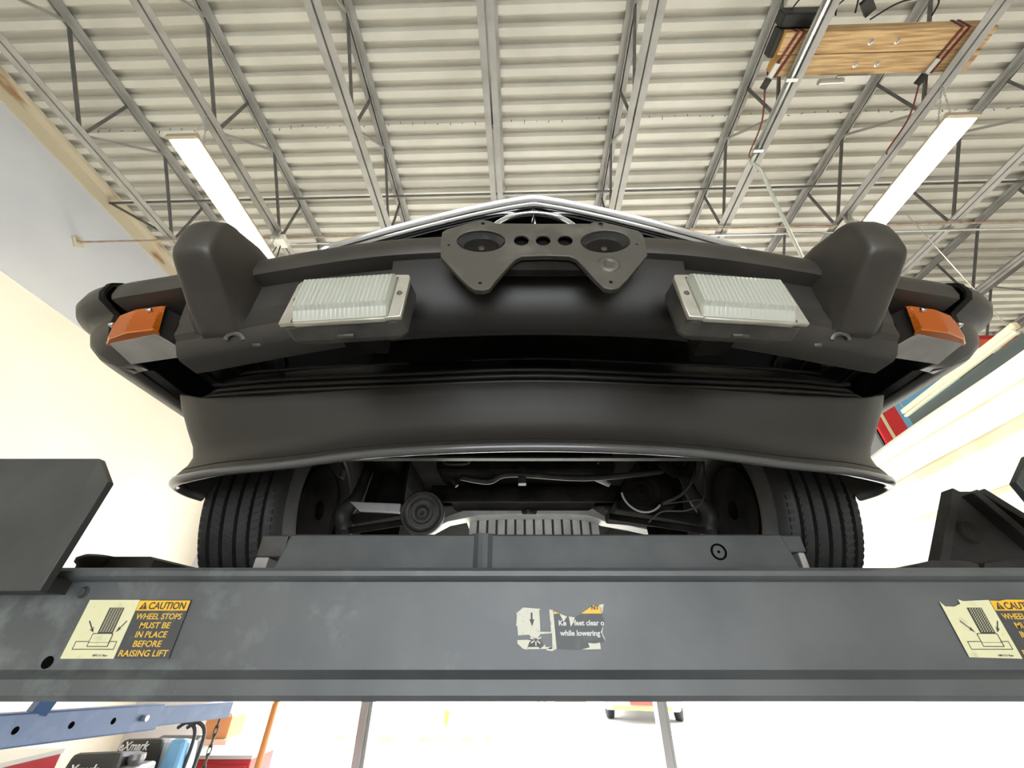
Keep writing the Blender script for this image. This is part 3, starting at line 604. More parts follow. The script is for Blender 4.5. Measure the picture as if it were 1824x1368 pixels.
# turn signals
def signal(s):
    F = lambda a, y, z: (XC + s * a, y, z)
    fr = [(.728, .560), (.838, .590)]                       # front edge, inner and outer
    zt_, zb_ = .553, .482
    pod = MB().loft([[F(.708, .566, zb_ + .002), F(.816, .594, zb_ + .002), F(.816, .653, zb_ - .006), F(.672, .624, zb_ - .006)], [F(.728, .566, zt_), F(.826, .594, zt_), F(.826, .653, zt_), F(.690, .624, zt_)]]).build('turn_signal', 'bumper_steel', car, bevel=.002)
    MB().loft([[F(.706, .567, zb_ - .001), F(.815, .595, zb_ - .001), F(.815, .652, zb_ - .0075), F(.673, .623, zb_ - .0075)], [F(.706, .567, zb_ + .001), F(.815, .595, zb_ + .001), F(.815, .652, zb_ - .0065), F(.673, .623, zb_ - .0065)]]).build('pod_base', 'pod_grey', pod)
    nr = 12; secs = []
    for i in range(nr * 2 + 1):
        k = i / (nr * 2); z = zb_ + (zt_ - zb_) * k; ins = .010 * (k ** 2); g = .0017 * (1 if i % 2 else -1); sh = .020 * k
        ends = .0 if 0 < i < nr * 2 else .004
        secs.append([F(.699 + sh, .564 + ends, z), F(.703 + sh, .554 + ins + g + ends, z), F(.760 + sh, .563 + ins * 1.1 + g + ends, z), F(.806 + sh, .581 + ins + g + ends, z), F(.824 + sh * .6, .596 + ends, z), F(.818 + sh * .6, .602, z), F(.706 + sh, .572, z)])
    MB().loft(secs).build('amber_lens', 'amber', pod)
    for a, y, z in ((.736, .5575, .534), (.823, .5835, .521)):
        MB().lathe([(0, -.003), (.004, -.003), (.005, -.001), (.0055, .006)], F(a, y, z), (0, 1, -.1), 10).build('screw', 'chrome', pod, smooth=True)
for s in (-1, 1): signal(s)
# fog lamps
def fog(s):
    L0 = Vector((XC + s * .292, .432, .432)); yaw = math.radians(5) * s
    R = Matrix.Rotation(yaw, 3, 'Z') @ Matrix.Rotation(math.radians(-4), 3, 'X')
    T = lambda a, b, c: L0 + R @ Vector((a, b, c))
    def hq(w, h, y, r): return [T(a, y, b) for a, b in ((-w + r, -h), (w - r, -h), (w, -h + r), (w, h - r), (w - r, h), (-w + r, h), (-w, h - r), (-w, -h + r))]
    hs = MB().loft([hq(.088, .047, .004, .006), hq(.090, .049, .030, .008), hq(.088, .047, .038, .010), hq(.074, .038, .050, .016)]).build('fog_lamp', 'lamp_housing', car, bevel=.002)
    # bezel: frame with side ears
    out = [(-.089, -.045), (-.068, -.045), (-.066, -.0475), (.066, -.0475), (.068, -.045), (.089, -.045), (.089, .040), (.086, .046), (.066, .048), (-.066, .048), (-.086, .046), (-.089, .040)]
    inn = [(-.072, -.0455), (.072, -.0455), (.072, .043), (-.072, .043)]
    me = flat_mesh([out, inn], .003, .001); M = Matrix.Translation(T(0, -.001, 0)) @ R.to_4x4() @ Matrix.Rotation(math.pi / 2, 4, 'X')
    place_mesh(me, M, 'bezel', 'lamp_bezel', hs)
    MB().add([T(a, .003, b) for a, b in ((-.071, -.044), (.071, -.044), (.071, .042), (-.071, .042))], [(0, 1, 2, 3)]).build('reflector', 'lamp_reflector', hs)
    # glass: ribbed front slab with a sloped, finely ribbed lower band
    nr = 21; secs = []; w = .0705
    xs = [-w + 2 * w * i / (nr * 4) for i in range(nr * 4 + 1)]
    for i, x in enumerate(xs):
        g = .0034 * abs(math.sin(math.pi * i / 4)); e = .006 if i in (0, nr * 4) else 0
        secs.append([T(x, .001, -.0450), T(x, -.005 + e * .5, -.0445), T(x, -.013 + e - g * .15, -.031), T(x, -.017 + e - g, -.027), T(x, -.018 + e - g, .030), T(x, -.013 + e - g * .4, .039), T(x, .001, .0425)])
    MB().loft(secs).build('ribbed_glass', 'lamp_glass', hs)
    for a in (-.080, .080): MB().lathe([(0, -.002), (.0035, -.002), (.0045, 0), (.0045, .003)], T(a, -.005, .004), R @ Vector((0, 1, 0)), 12).build('screw', 'plate_metal', hs, smooth=True)
    MB().tube([T(-.012, .024, -.0495), T(0, .022, -.051), T(.012, .024, -.0495)], .003, 6).build('drain_tab', 'plate_metal', hs)
    MB().bb(tuple(T(-.03, .05, -.02)), tuple(T(.03, .10, .03))).build('lamp_mount', 'chassis_black', hs)
for s in (-1, 1): fog(s)
# licence plate bracket with holes and cups
K = 1 / 3.965
def bpt(x, y): return P(740 + x * K, 340 + y * K, .422)
def bq(pts): return [(lambda p: (p.x, p.z))(bpt(x, y)) for x, y in pts]
def ell(cx, cy, rx, ry, n=24): return [(cx + rx * math.cos(2 * math.pi * i / n), cy + ry * math.sin(2 * math.pi * i / n)) for i in range(n)]
outl = [(195, 300), (230, 280), (400, 232), (450, 220), (480, 216), (520, 222), (570, 240), (900, 243), (1230, 242), (1270, 228), (1310, 226), (1360, 240), (1480, 268), (1570, 292), (1600, 320), (1615, 360), (1630, 460), (1560, 545), (1480, 640), (1430, 690), (1385, 700), (1335, 690), (1270, 630), (1180, 530), (1140, 488), (1090, 466), (920, 460), (750, 466), (700, 490), (655, 535), (560, 645), (520, 695), (480, 706), (420, 703), (370, 670), (270, 565), (185, 470), (185, 380)]
holes = [ell(748, 357, 57, 39), ell(902, 357, 57, 39), ell(1057, 357, 57, 39), ell(464, 362, 176, 80), ell(1340, 365, 180, 82), ell(238, 388, 13, 10, 10), ell(1563, 383, 14, 10, 10), ell(477, 236, 17, 12, 10), ell(1307, 243, 17, 12, 10), ell(457, 657, 17, 13, 10), ell(1380, 650, 18, 14, 10)]
me = flat_mesh([bq(outl)] + [bq(h) for h in holes], .0012, .0012)
pb = place_mesh(me, Matrix.Translation((0, .422, 0)) @ Matrix.Rotation(math.pi / 2, 4, 'X'), 'plate_bracket', 'plate_metal', car)
edge = [Vector((a, .4225, b)) for a, b in bq(outl)]
MB().loft([edge, [p + Vector((0, .006, 0)) for p in edge]], closed=True, caps=False).build('bracket_flange', 'plate_metal', pb, solid=.0015)
for cxp, cyp in ((464, 362), (1340, 365)):
    ring_o = [bpt(x, y) for x, y in ell(cxp, cyp, 177, 81, 28)]; secs = [ring_o]
    ctr = bpt(cxp, cyp); ctr = Vector((ctr.x, .4225, ctr.z))
    for k, d in ((.86, .006), (.60, .014), (.30, .019), (.14, .020)): secs.append([ctr.lerp(p, k) + Vector((0, d, 0)) for p in ring_o])
    c = MB().loft(secs, True, False); n = len(ring_o); c.f.append(tuple(len(c.v) - n + i for i in range(n)))
    c.build('bracket_cup', 'cup_black', pb, smooth=True)
    MB().lathe([(0, -.012), (.005, -.012), (.008, -.009), (.009, -.003), (.012, 0)], ctr + Vector((0, .021, -.002)), (0, 1, 0), 12).build('bracket_bolt', 'bolt_rust', pb, smooth=True)
p = bpt(1365, 525); MB().lathe([(.004, .002), (.007, -.003), (.014, -.004), (.019, -.001), (.020, .001)], (p.x, .421, p.z), (0, 1, 0), 18).build('bracket_boss', 'plate_metal', pb, smooth=True)
MB().lathe([(0, .0005), (.0045, .0005), (.0045, .003)], (p.x, .4205, p.z), (0, 1, 0), 10).build('boss_hole', 'hole_black', pb)
MB().bb((XC - .14, .432, .50), (XC + .14, .445, .60)).build('bracket_backing', 'chassis_black', pb)
# grille shell and star
def gp(s, k): return Vector((XC + s, .50 + .055 * (abs(s) / .46) ** 1.4 + .0, .80 - .105 * (abs(s) / .46) ** 1.15 + k))
loop = []
for i in range(41):
    s = -.425 + .85 * i / 40; loop.append(gp(s, 0))
right = gp(.425, 0); left = gp(-.425, 0)
rnd = lambda sgn, base: [base + Vector((sgn * (.028 * math.sin(a)), .004, -.028 * (1 - math.cos(a)))) for a in (.5, 1.0, 1.5708)]
er = rnd(1, right); el = rnd(-1, left)
bottom = [Vector((XC + .445 - .89 * i / 20, .58, .60)) for i in range(21)]
path = loop + er + [Vector((er[-1].x, .575, .64)), Vector((er[-1].x - .01, .578, .61))] + bottom[1:-1] + [Vector((el[-1].x + .01, .578, .61)), Vector((el[-1].x, .575, .64))] + el[::-1]
gs = MB(); secs = []; m = len(path)
for i, p in enumerate(path):
    d = (path[(i + 1) % m] - path[i - 1]).normalized(); fwd = Vector((0, -1, 0)); up = fwd.cross(d).normalized(); 
    if up.dot(p - Vector((XC, p.y, .69))) < 0: up = -up
    secs.append([p + up * a + fwd * b for a, b in ((-.026, -.006), (-.025, .002), (-.021, .006), (-.016, .005), (-.0145, -.002), (-.0125, -.003), (-.011, .002), (-.007, .009), (-.001, .012), (.005, .009), (.009, .002), (.009, -.006), (.004, -.014), (-.02, -.014))])
gs.loft(secs, True, False, True); grille = gs.build('grille_surround', 'chrome', car, smooth=True); shade_auto(grille, 50)
MB().bb((XC - .44, .60, .60), (XC + .44, .61, .79)).build('grille_back', 'black_paint', car)
MB().loft([[gp(-.445 + .89 * i / 40, -.006) + Vector((0, .013, 0)) for i in range(41)], [gp(-.445 + .89 * i / 40, -.002) + Vector((0, .10, 0)) for i in range(41)], [gp(-.445 + .89 * i / 40, .02) + Vector((0, .26, 0)) for i in range(41)]], closed=False, caps=False).build('hood_edge', 'chassis_black', car, smooth=True, solid=.004)
for k in range(4): sweep([(-.43, .575), (-.2, .558), (0, .552), (.2, .558), (.43, .575)], [(0, .625 + k * .035), (0, .633 + k * .035), (-.02, .633 + k * .035), (-.02, .625 + k * .035)], 4).build('grille_bar', 'black_paint', car)
sc_ = Vector((XC, .515, .678)); SR = .098
st = MB().tube([sc_ + Vector((SR * math.cos(a), .0, SR * math.sin(a))) for a in [2 * math.pi * k / 48 for k in range(48)]], .0065, 8, loop=True).build('star_emblem', 'chrome', car, smooth=True)
for k in range(3):
    a = math.pi / 2 + k * 2 * math.pi / 3; d = Vector((math.cos(a), 0, math.sin(a))); n = Vector((-d.z, 0, d.x))
    MB().loft([[sc_ + n * .013, sc_ + Vector((0, -.010, 0)), sc_ - n * .013, sc_ + Vector((0, .008, 0))], [sc_ + d * SR + n * .002, sc_ + d * SR + Vector((0, -.002, 0)), sc_ + d * SR - n * .002, sc_ + d * SR + Vector((0, .002, 0))]]).build('star_ray', 'chrome', st)
# front spoiler: lofted between its top edge and its lip
TOPH = [(0, .663, .440), (.27, .680, .440), (.54, .706, .434), (.70, .733, .446), (.765, .752, .464), (.815, .785, .486), (.833, .835, .500), (.835, .90, .505), (.830, .96, .505)]
LIPH = [(0, .648, .293), (.27, .672, .293), (.49, .731, .293), (.63, .772, .297), (.744, .822, .301), (.805, .865, .308), (.834, .905, .312), (.838, .95, .311), (.822, .985, .309)]
def path3(h, n): return crom([(-a, b, c) for a, b, c in reversed(h)] + [tuple(q) for q in h[1:]], n)
TP, LP_ = path3(TOPH, 8), path3(LIPH, 8)
def spoiler_pt(i, k, inward, drop=0):
    a = TP[max(i - 1, 0)]; b = TP[min(i + 1, len(TP) - 1)]; d = (b - a); d.z = 0; d.normalize(); n = Vector((d.y, -d.x, 0))
    p = TP[i].lerp(LP_[i], k); f = 1 + 1.2 * min(1, abs(p.x) / .82) ** 4
    return Vector((XC + p.x, p.y, p.z - drop)) - n * inward * f
kp = [(0, .006), (0, .001), (.02, 0), (.15, .002), (.4, .009), (.58, .015), (.70, .016), (.80, .012), (.865, .007), (.872, .009), (.88, .006), (.94, .002), (1.0, 0), (1.0, .006), (.88, .013), (.7, .022), (.4, .015), (.15, .008)]
sp = shade_auto(MB().loft([[spoiler_pt(i, k, w) for k, w in kp] for i in range(len(TP))]).build('front_spoiler', 'satin_black', car), 40)
MB().tube([spoiler_pt(i, 1.0, .003) for i in range(len(TP))], [.0085 + .0035 * min(1, abs(p.x) / .8) ** 6 for p in LP_], 10).build('spoiler_lip', 'edge_rubber', car, smooth=True)
SPATH = [(p.x, p.y) for p in path3(TOPH, 1)]
# valance behind the spoiler, with pressed beads
vsec = [(-.030, .43), (-.032, .455), (-.036, .475), (-.045, .49), (-.044, .50), (-.052, .505), (-.060, .52), (-.060, .54), (-.10, .575), (-.16, .60), (-.17, .70), (-.175, .70), (-.175, .595), (-.11, .57), (-.07, .54), (-.06, .505), (-.05, .47), (-.04, .43)]
VP = [(s, y) for s, y in SPATH if abs(s) <= .77]
va = sweep(VP, vsec, 6).build('valance', 'black_paint', car); shade_auto(va, 40)
for zz, oo, r in ((.452, -.018, .005), (.474, -.030, .006), (.498, -.042, .006), (.545, -.066, .005), (.572, -.100, .006), (.600, -.150, .007)):
    fr = frames(mirror_path([(0, .663), (.27, .680), (.54, .706), (.70, .733), (.755, .752), (.785, .785), (.775, .82), (.70, .83)]), 6)
    MB().tube([(XC + p.x * .985 + n.x * oo, p.y + n.y * oo, zz + .03 * abs(p.x) ** 3) for p, n in fr], r, 8).build('valance_bead', 'cover_black', va, smooth=True)
for x0, w in ((-.16, .14), (.01, .012), (.06, .14)): MB().bb((x0 - w / 2, .716, .523), (x0 + w / 2, .726, .531)).build('valance_slot', 'hole_black', va)
# upper body, hood, underbody: dark masses that close the view
secs = []
for y, hw, zt_, zl in ((.64, .80, .715, .58), (.75, .875, .745, .55), (1.0, .89, .80, .52), (1.9, .895, .90, .50), (4.3, .89, .93, .50), (4.9, .82, .85, .55)):
    secs.append([(XC + x * hw, y, z) for x, z in ((-1, zl + .1), (-1, zt_ - .08), (-.93, zt_ - .02), (-.6, zt_ + .01), (0, zt_ + .03), (.6, zt_ + .01), (.93, zt_ - .02), (1, zt_ - .08), (1, zl + .1))])
MB().loft(secs, closed=False, caps=False).build('body_shell', 'black_paint', car, smooth=True, solid=.01)
secs = []
for y, hw, zt_ in ((2.0, .70, .91), (2.5, .60, 1.25), (3.3, .58, 1.27), (3.9, .68, .93)):
    secs.append([(XC - hw - .05, y, .88), (XC - hw, y, zt_), (XC + hw, y, zt_), (XC + hw + .05, y, .88)])
MB().loft(secs).build('cabin', 'black_paint', car, bevel=.05)
MB().bb((XC - .56, 1.0, .60), (XC + .56, 4.6, .64)).build('floor_pan', 'chassis_black', car)
MB().bb((XC - .86, 1.75, .36), (XC - .56, 4.4, .62)).build('sill', 'chassis_black', car, bevel=.03)
MB().bb((XC + .56, 1.75, .36), (XC + .86, 4.4, .62)).build('sill', 'chassis_black', car, bevel=.03)
MB().bb((XC - .30, 1.25, .48), (XC + .30, 1.75, .80)).build('engine_block', 'chassis_black', car, bevel=.02)
MB().bb((XC - .86, 1.86, .54), (XC + .86, 1.90, .95)).build('bulkhead', 'chassis_black', car)
MB().bb((XC - .40, .80, .56), (XC + .40, .86, .80)).build('radiator', 'chassis_black', car)
for s in (-1, 1):
    arc = [(1.30 + .37 * math.cos(a), .40 + .37 * math.sin(a)) for a in [math.pi * k / 10 for k in range(-1, 9)]]
    MB().loft([[(XC + s * x, y, z) for y, z in arc] for x in (.50, .80)], closed=False, caps=False).build('wheel_arch_liner', 'chassis_black', car, smooth=True, solid=.004)
    MB().bb((XC + s * .44, .98, .50), (XC + s * .50, 1.75, .80)).build('frame_rail', 'chassis_black', car, bevel=.01)
# wheels
def wheel(s):
    c = Vector((XC + s * .725, 1.292, .362)); hw, R0 = .103, .312; prof = [(.195, -.09), (.21, -.098), (.25, -.106), (.285, -.104), (.300, -.094), (.3085, -.082)]
    gx = [-.062, -.030, 0.004, .036, .066]
    xs = -.082
    for g in gx: prof += [(R0 - .002 + .002 * (1 - abs(g) / .08), g - .005), (R0 - .012, g - .0035), (R0 - .012, g + .0035), (R0 - .002 + .002 * (1 - abs(g) / .08), g + .005)]
    prof += [(.3085, .082), (.300, .094), (.285, .104), (.25, .106), (.21, .098), (.195, .09)]
    w = MB().lathe(prof, c, (1, 0, 0), 96).build('tyre', 'tyre_rubber', car); shade_auto(w, 30)
    # sipes: thin blocks standing proud along the ribs
    sp_ = MB()
    for k in range(110):
        a = 2 * math.pi * k / 110
        for g in (-.046, -.013, .020, .051):
            d = Vector((0, math.cos(a + g * 2), math.sin(a + g * 2))); tt = Vector((0, -math.sin(a), math.cos(a)))
            p = c + Vector((g, 0, 0)) + d * (R0 - .0008)
            R = Matrix((Vector((1, .0, 0)), tt, d)).transposed() @ Matrix.Rotation(.35 * (1 if g < .02 else -1), 3, 'Z')
            sp_.box(p, (.020, .0105, .003), R)
        for e in (-1, 1):
            d = Vector((0, math.cos(a), math.sin(a))); tt = Vector((0, -math.sin(a), math.cos(a)))
            sp_.box(c + Vector((e * .079, 0, 0)) + d * .3078, (.016, .0105, .003), Matrix((Vector((1, 0, 0)), tt, d)).transposed())
    tag(sp_.build('tread_blocks', 'tyre_rubber', w), kind='stuff')
    MB().lathe([(.196, -.09), (.190, -.085), (.180, -.07), (.178, .02), (.185, .075), (.196, .09)], c, (1, 0, 0), 48).build('rim', 'rim_steel', w, smooth=True, solid=.004)
    MB().lathe([(0, .02 * s), (.06, .02 * s), (.10, .0), (.17, .01 * s), (.178, .03 * s)], c, (1, 0, 0), 32).build('wheel_disc', 'rim_steel', w, smooth=True, solid=.004)
    MB().lathe([(.03, -.012), (.135, -.012), (.135, .012), (.03, .012)], c - Vector((s * .05, 0, 0)), (1, 0, 0), 40, True).build('brake_disc', 'chassis_black', w)
for s in (-1, 1): wheel(s)
# suspension and engine underside
def cp_(u, v, Y): return P(u, v, Y)
MB().tube([cp_(770, 880, 1.40), cp_(1115, 880, 1.40)], .030, 16).build('cross_tube', 'chassis_black', car, smooth=True)
MB().bar(cp_(600, 817, 1.02), cp_(1260, 817, 1.02), .02, .006).build('front_stay', 'chassis_grey', car)
MB().tube(crom([cp_(820, 850, 1.2), cp_(870, 858, 1.2), cp_(910, 845, 1.2), cp_(1040, 852, 1.2), cp_(1160, 842, 1.2), cp_(1180, 838, 1.2)], 5), .009, 8).build('anti_roll_bar', 'chassis_grey', car, smooth=True)
MB().bb(tuple(cp_(930, 852, 1.21) - Vector((.012, .012, .02))), tuple(cp_(930, 846, 1.21) + Vector((.012, .012, .02)))).build('bar_clamp', 'chassis_grey', car)
def disc(u, v, Y, r, nm, m, tilt):
    c = cp_(u, v, Y); MB().lathe([(0, .002), (.008, -.006), (.016, -.006), (.02, .002), (r * .5, .003), (r * .55, -.001), (r * .62, .003), (r * .86, .002), (r * .9, -.005), (r, -.003), (r * 1.0, .05), (r * .9, .06), (0, .06)], c, tilt, 36).build(nm, m, car, smooth=True)
disc(752, 913, 1.25, .066, 'rubber_mount', 'chassis_grey', (-.08, 1, .12)); disc(1143, 876, 1.33, .066, 'signal_horn', 'chassis_black', (.1, 1, .2))
cR = cp_(1143, 876, 1.325)
MB().tube([cR + Vector((.069 * math.cos(a), -.004, .069 * math.sin(a))) for a in [math.pi * (1.02 + .75 * k / 16) for k in range(17)]], .0035, 6).build('horn_rim', 'cast_alu', car)
# control arms, knuckles
for s in (-1, 1):
    a = Vector((XC + s * .30, 1.42, .385)); b = Vector((XC + s * .60, 1.36, .335))
    MB().loft([[a + Vector((0, -.10, .02)), a + Vector((0, .10, .02)), a + Vector((0, .10, -.01)), a + Vector((0, -.10, -.01))], [b + Vector((0, -.03, .02)), b + Vector((0, .03, .02)), b + Vector((0, .03, -.015)), b + Vector((0, -.03, -.015))]]).build('control_arm', 'chassis_black', car, bevel=.006)
    MB().tube(crom([(XC + s * .60, 1.34, .26), (XC + s * .585, 1.33, .31), (XC + s * .60, 1.33, .36), (XC + s * .57, 1.34, .42), (XC + s * .56, 1.36, .52)], 5), [.014, .017, .02, .02, .026, .028, .028, .026, .03, .032, .032, .03, .028, .026, .024, .022, .022, .02, .02, .02, .02], 10).build('steering_knuckle', 'chassis_grey', car, smooth=True)
    MB().lathe([(0, -.02), (.016, -.02), (.022, -.01), (.022, .02), (0, .03)], (XC + s * .575, 1.30, .275), (0, 0, 1), 12).build('ball_joint', 'chassis_grey', car, smooth=True)
    MB().tube([(XC + s * .56, 1.30, .30), (XC + s * .28, 1.36, .36)], .011, 8).build('tie_rod', 'chassis_black', car, smooth=True)
    MB().tube([(XC + s * .47, 1.38, .40), (XC + s * .47, 1.40, .62)], .05, 14).build('coil_spring_cup', 'chassis_black', car, smooth=True)
q = [cp_(622, 893, 1.30), cp_(640, 911, 1.30), cp_(712, 914, 1.30), cp_(714, 897, 1.30)]
MB().loft([q, [p + Vector((0, .10, .015)) for p in q]]).build('skid_plate', 'cast_alu', car, bevel=.003)
q = [cp_(x, y, 1.06) for x, y in ((572, 806), (592, 808), (604, 812), (611, 835), (606, 850), (596, 843), (582, 826))]
MB().loft([q, [p + Vector((0, .03, 0)) for p in q]]).build('brake_duct', 'chassis_grey', car, bevel=.003)
# rear of engine: pale crossmember and ribbed gearbox pan
arch = [(742, 948), (770, 943), (800, 927), (850, 913), (905, 911), (1005, 911), (1045, 913), (1075, 927), (1120, 935), (1175, 947)]
secs = []
for i, (x, y) in enumerate(arch):
    h = .012 if i not in (3, 4, 5, 6) else .022; p = cp_(x, y, 1.75); secs.append([p + Vector((0, -.03, -h)), p + Vector((0, .05, -h)), p + Vector((0, .05, h)), p + Vector((0, -.03, h))])
MB().loft(secs).build('gearbox_crossmember', 'cast_alu', car, bevel=.003)
c0 = cp_(942, 909, 1.745); MB().lathe([(0, -.03), (.03, -.03), (.034, -.02), (.034, .005), (0, .005)], c0 + Vector((0, -.02, .006)), (0, 0, 1), 14).build('mount_rubber', 'black_plastic', car)
a = cp_(838, 927, 1.85); b = cp_(1062, 948, 1.85)
pan = MB().bb((a.x, 1.82, b.z - .06), (b.x, 2.3, a.z)).build('gearbox_pan', 'plate_metal', car, bevel=.006)
for k in range(14):
    x = a.x + .018 + (b.x - a.x - .03) * k / 13; MB().bb((x - .0155, 1.802, b.z - .05), (x + .0155, 1.82, a.z - .002)).build('pan_rib', 'cast_alu', pan)
MB().bb((a.x - .02, 1.81, a.z), (b.x + .02, 2.3, a.z + .012)).build('pan_flange', 'cast_alu', pan)
MB().tube([cp_(1080, 905, 1.5), cp_(1170, 935, 1.7)], .012, 8).build('drag_link', 'chassis_grey', car, smooth=True)
MB().tube([cp_(1060, 852, 1.3), cp_(1085, 863, 1.32)], .009, 8).build('hose_end', 'cast_alu', car, smooth=True)
MB().tube([cp_(804, 853, 1.25), cp_(814, 866, 1.25)], .007, 8).build('bracket_pin', 'bolt_rust', car)
for nm, pts, r in (('brake_hose', [(1236, 820, 1.2), (1235, 850, 1.2), (1215, 880, 1.22), (1180, 897, 1.25)], .006), ('ground_wire', [(1253, 822, 1.2), (1253, 888, 1.2), (1224, 909, 1.22), (1180, 911, 1.22), (1155, 930, 1.25)], .003), ('clip_wire', [(1180, 898, 1.25), (1252, 889, 1.2)], .0025), ('wiring', [(840, 853, 1.3), (860, 857, 1.3), (890, 849, 1.3), (905, 843, 1.3)], .004), ('hose', [(1175, 820, 1.15), (1200, 842, 1.2), (1225, 838, 1.2), (1232, 822, 1.2)], .016), ('bracket_wire', [(790, 815, 1.1), (795, 826, 1.1), (832, 826, 1.1), (836, 816, 1.1)], .004), ('bracket_wire', [(1065, 826, 1.15), (1072, 817, 1.15), (1098, 818, 1.15), (1118, 818, 1.15)], .003)):
    MB().tube(crom([cp_(*q_) for q_ in pts], 5), r, 6).build(nm, 'chassis_grey' if r < .01 else 'chassis_black', car, smooth=True)
# ------------------------------------------------------------------ things below the beam
eh = thing('engine_hoist', 'blue engine hoist with telescoping boom below the lift beam', 'engine hoist', (-1.85, 1.6, ZF))
A = Vector((-1.83, .9, -.195)); B = Vector((-1.755, 2.52, -.292)); C2 = Vector((-1.70, 3.05, -.322)); up = Vector((0, 0, 1))
MB().bar(A, B, .085, .098).build('outer_boom', 'hoist_blue', eh, bevel=.006)
MB().bar(B - (B - A) * .2, C2, .062, .074).build('inner_boom', 'hoist_blue', eh, bevel=.004)
d = (B - A).normalized(); nx = Vector((d.y, -d.x, 0)).normalized()
for k in (.58, .71, .83):
    p = A.lerp(B, k); MB().lathe([(0, .0), (.011, .0), (.012, -.002)], p + nx * .044, nx, 12).build('pin_hole', 'hole_black', eh)
p = A.lerp(B, .93) + nx * .043; MB().lathe([(.012, 0), (.012, .02), (.0, .022)], p, nx, 10).build('boom_pin', 'zinc', eh)
MB().loft([[p_ + nx * o for p_ in (Vector((-1.83, 1.45, -.27)), Vector((-1.83, 1.78, -.29)), Vector((-1.83, 1.70, -.37)), Vector((-1.83, 1.62, -.40)), Vector((-1.83, 1.55, -.37)))] for o in (.0, .06)]).build('ram_bracket', 'hoist_blue', eh)
MB().lathe([(0, .075), (.016, .075), (.018, .06), (.018, 0)], Vector((-1.83, 1.64, -.365)), nx, 10).build('ram_pin', 'zinc', eh)
MB().tube([(-1.80, 1.64, -.37), (-1.84, 1.20, -1.0)], .026, 12).build('hydraulic_ram', 'plate_metal', eh, smooth=True)
MB().bar((-1.85, 1.02, ZF + .08), (-1.85, .95, -.15), .09, .09).build('mast', 'hoist_blue', eh, bevel=.006)
MB().bar((-1.85, .70, ZF + .09), (-1.85, 2.9, ZF + .09), .09, .07).build('base_leg', 'hoist_blue', eh)
MB().bar((-2.3, .74, ZF + .09), (-1.4, .74, ZF + .09), .09, .07, up=(0, 0, 1)).build('base_cross', 'hoist_blue', eh)
for x, y in ((-2.27, .74), (-1.43, .74), (-1.85, 2.85)): MB().lathe([(0, -.02), (.045, -.02), (.045, .02), (0, .02)], (x, y, ZF + .045), (1, 0, 0), 14).build('caster', 'black_plastic', eh)
MB().bar(A.lerp(B, .62) + Vector((.02, 0, .04)), A.lerp(B, .66) + Vector((.05, .0, .32)), .05, .05).build('boom_stay', 'hoist_blue', eh)
cm = MB(); ctop = C2 - d * .04 - Vector((0, 0, .03)); chain(cm, ctop, ctop - Vector((.01, 0, .42)), .016, .0042); cm.build('hook_chain', 'plate_metal', eh, smooth=True)
cb_ = ctop - Vector((.01, 0, .42)); MB().tube(crom([cb_, cb_ + Vector((0, 0, -.05)), cb_ + Vector((.03, 0, -.09)), cb_ + Vector((0, 0, -.125)), cb_ + Vector((-.03, 0, -.09))], 5), .009, 8).build('hook', 'plate_metal', eh, smooth=True)
# mower with dark tanks
mw = thing('riding_mower', 'riding mower with two lettered dark tanks and a pale blue cover', 'mower', (-3.0, 4.3, ZF))
def wedge(c, w, L_, h, yaw, nm, m):
    R = Matrix.Rotation(yaw, 3, 'Z'); q = [(-w, -.5 * L_, 0), (w, -.5 * L_, 0), (w, .5 * L_, 0), (-w, .5 * L_, 0)]; q2 = [(-w * .72, -.40 * L_, h), (w * .72, -.34 * L_, h), (w * .72, .42 * L_, h * .86), (-w * .72, .42 * L_, h * .86)]
    return MB().loft([[Vector(c) + R @ Vector(p) for p in q], [Vector(c) + R @ Vector(p) for p in q2]]).build(nm, m, mw, bevel=.03)
wedge((-3.02, 4.03, -.98), .22, .40, .33, .10, 'fuel_tank', 'mower_black'); wedge((-3.06, 4.50, -.98), .21, .38, .335, .10, 'fuel_tank', 'mower_black'); wedge((-2.77, 4.48, -.98), .085, .30, .335, .1, 'engine_cover', 'mower_blue')
MB().bb((-3.35, 3.75, -1.32), (-2.6, 5.0, -.98)).build('mower_frame', 'mower_black', mw, bevel=.02)
for x, y, r in ((-3.44, 4.7, .26), (-2.52, 4.7, .26), (-3.42, 3.85, .14), (-2.54, 3.85, .14)): MB().lathe([(0, -.07), (r * .7, -.07), (r, -.05), (r, .05), (r * .7, .07), (0, .07)], (x, y, ZF + r), (1, 0, 0), 20).build('mower_wheel', 'black_plastic', mw)
MB().loft([[(-3.3, 4.75, -.98), (-2.9, 4.75, -.98), (-2.9, 4.75, -.80), (-3.3, 4.75, -.80)], [(-3.32, 4.98, -.98), (-2.88, 4.98, -.98), (-2.88, 4.98, -.70), (-3.32, 4.98, -.70)]]).build('mower_seat', 'black_plastic', mw, bevel=.03)
for x in (-2.70, -2.62):
    MB().tube(crom([(x, 4.45, -.98), (x + .02, 4.45, -.72), (x, 4.45, -.60), (x - .08, 4.45, -.555), (x - .15, 4.45, -.59)], 5), .014, 8).build('control_lever', 'mower_black', mw, smooth=True)
MB().lathe([(0, .03), (.05, .03), (.055, 0), (.045, -.03), (0, -.03)], (-2.80, 4.02, -.71), (0, 0, 1), 14).build('fuel_cap', 'alu_grey', mw)
MB().bb((-2.86, 3.9, -.98), (-2.72, 4.15, -.74)).build('console', 'alu_grey', mw, bevel=.02)
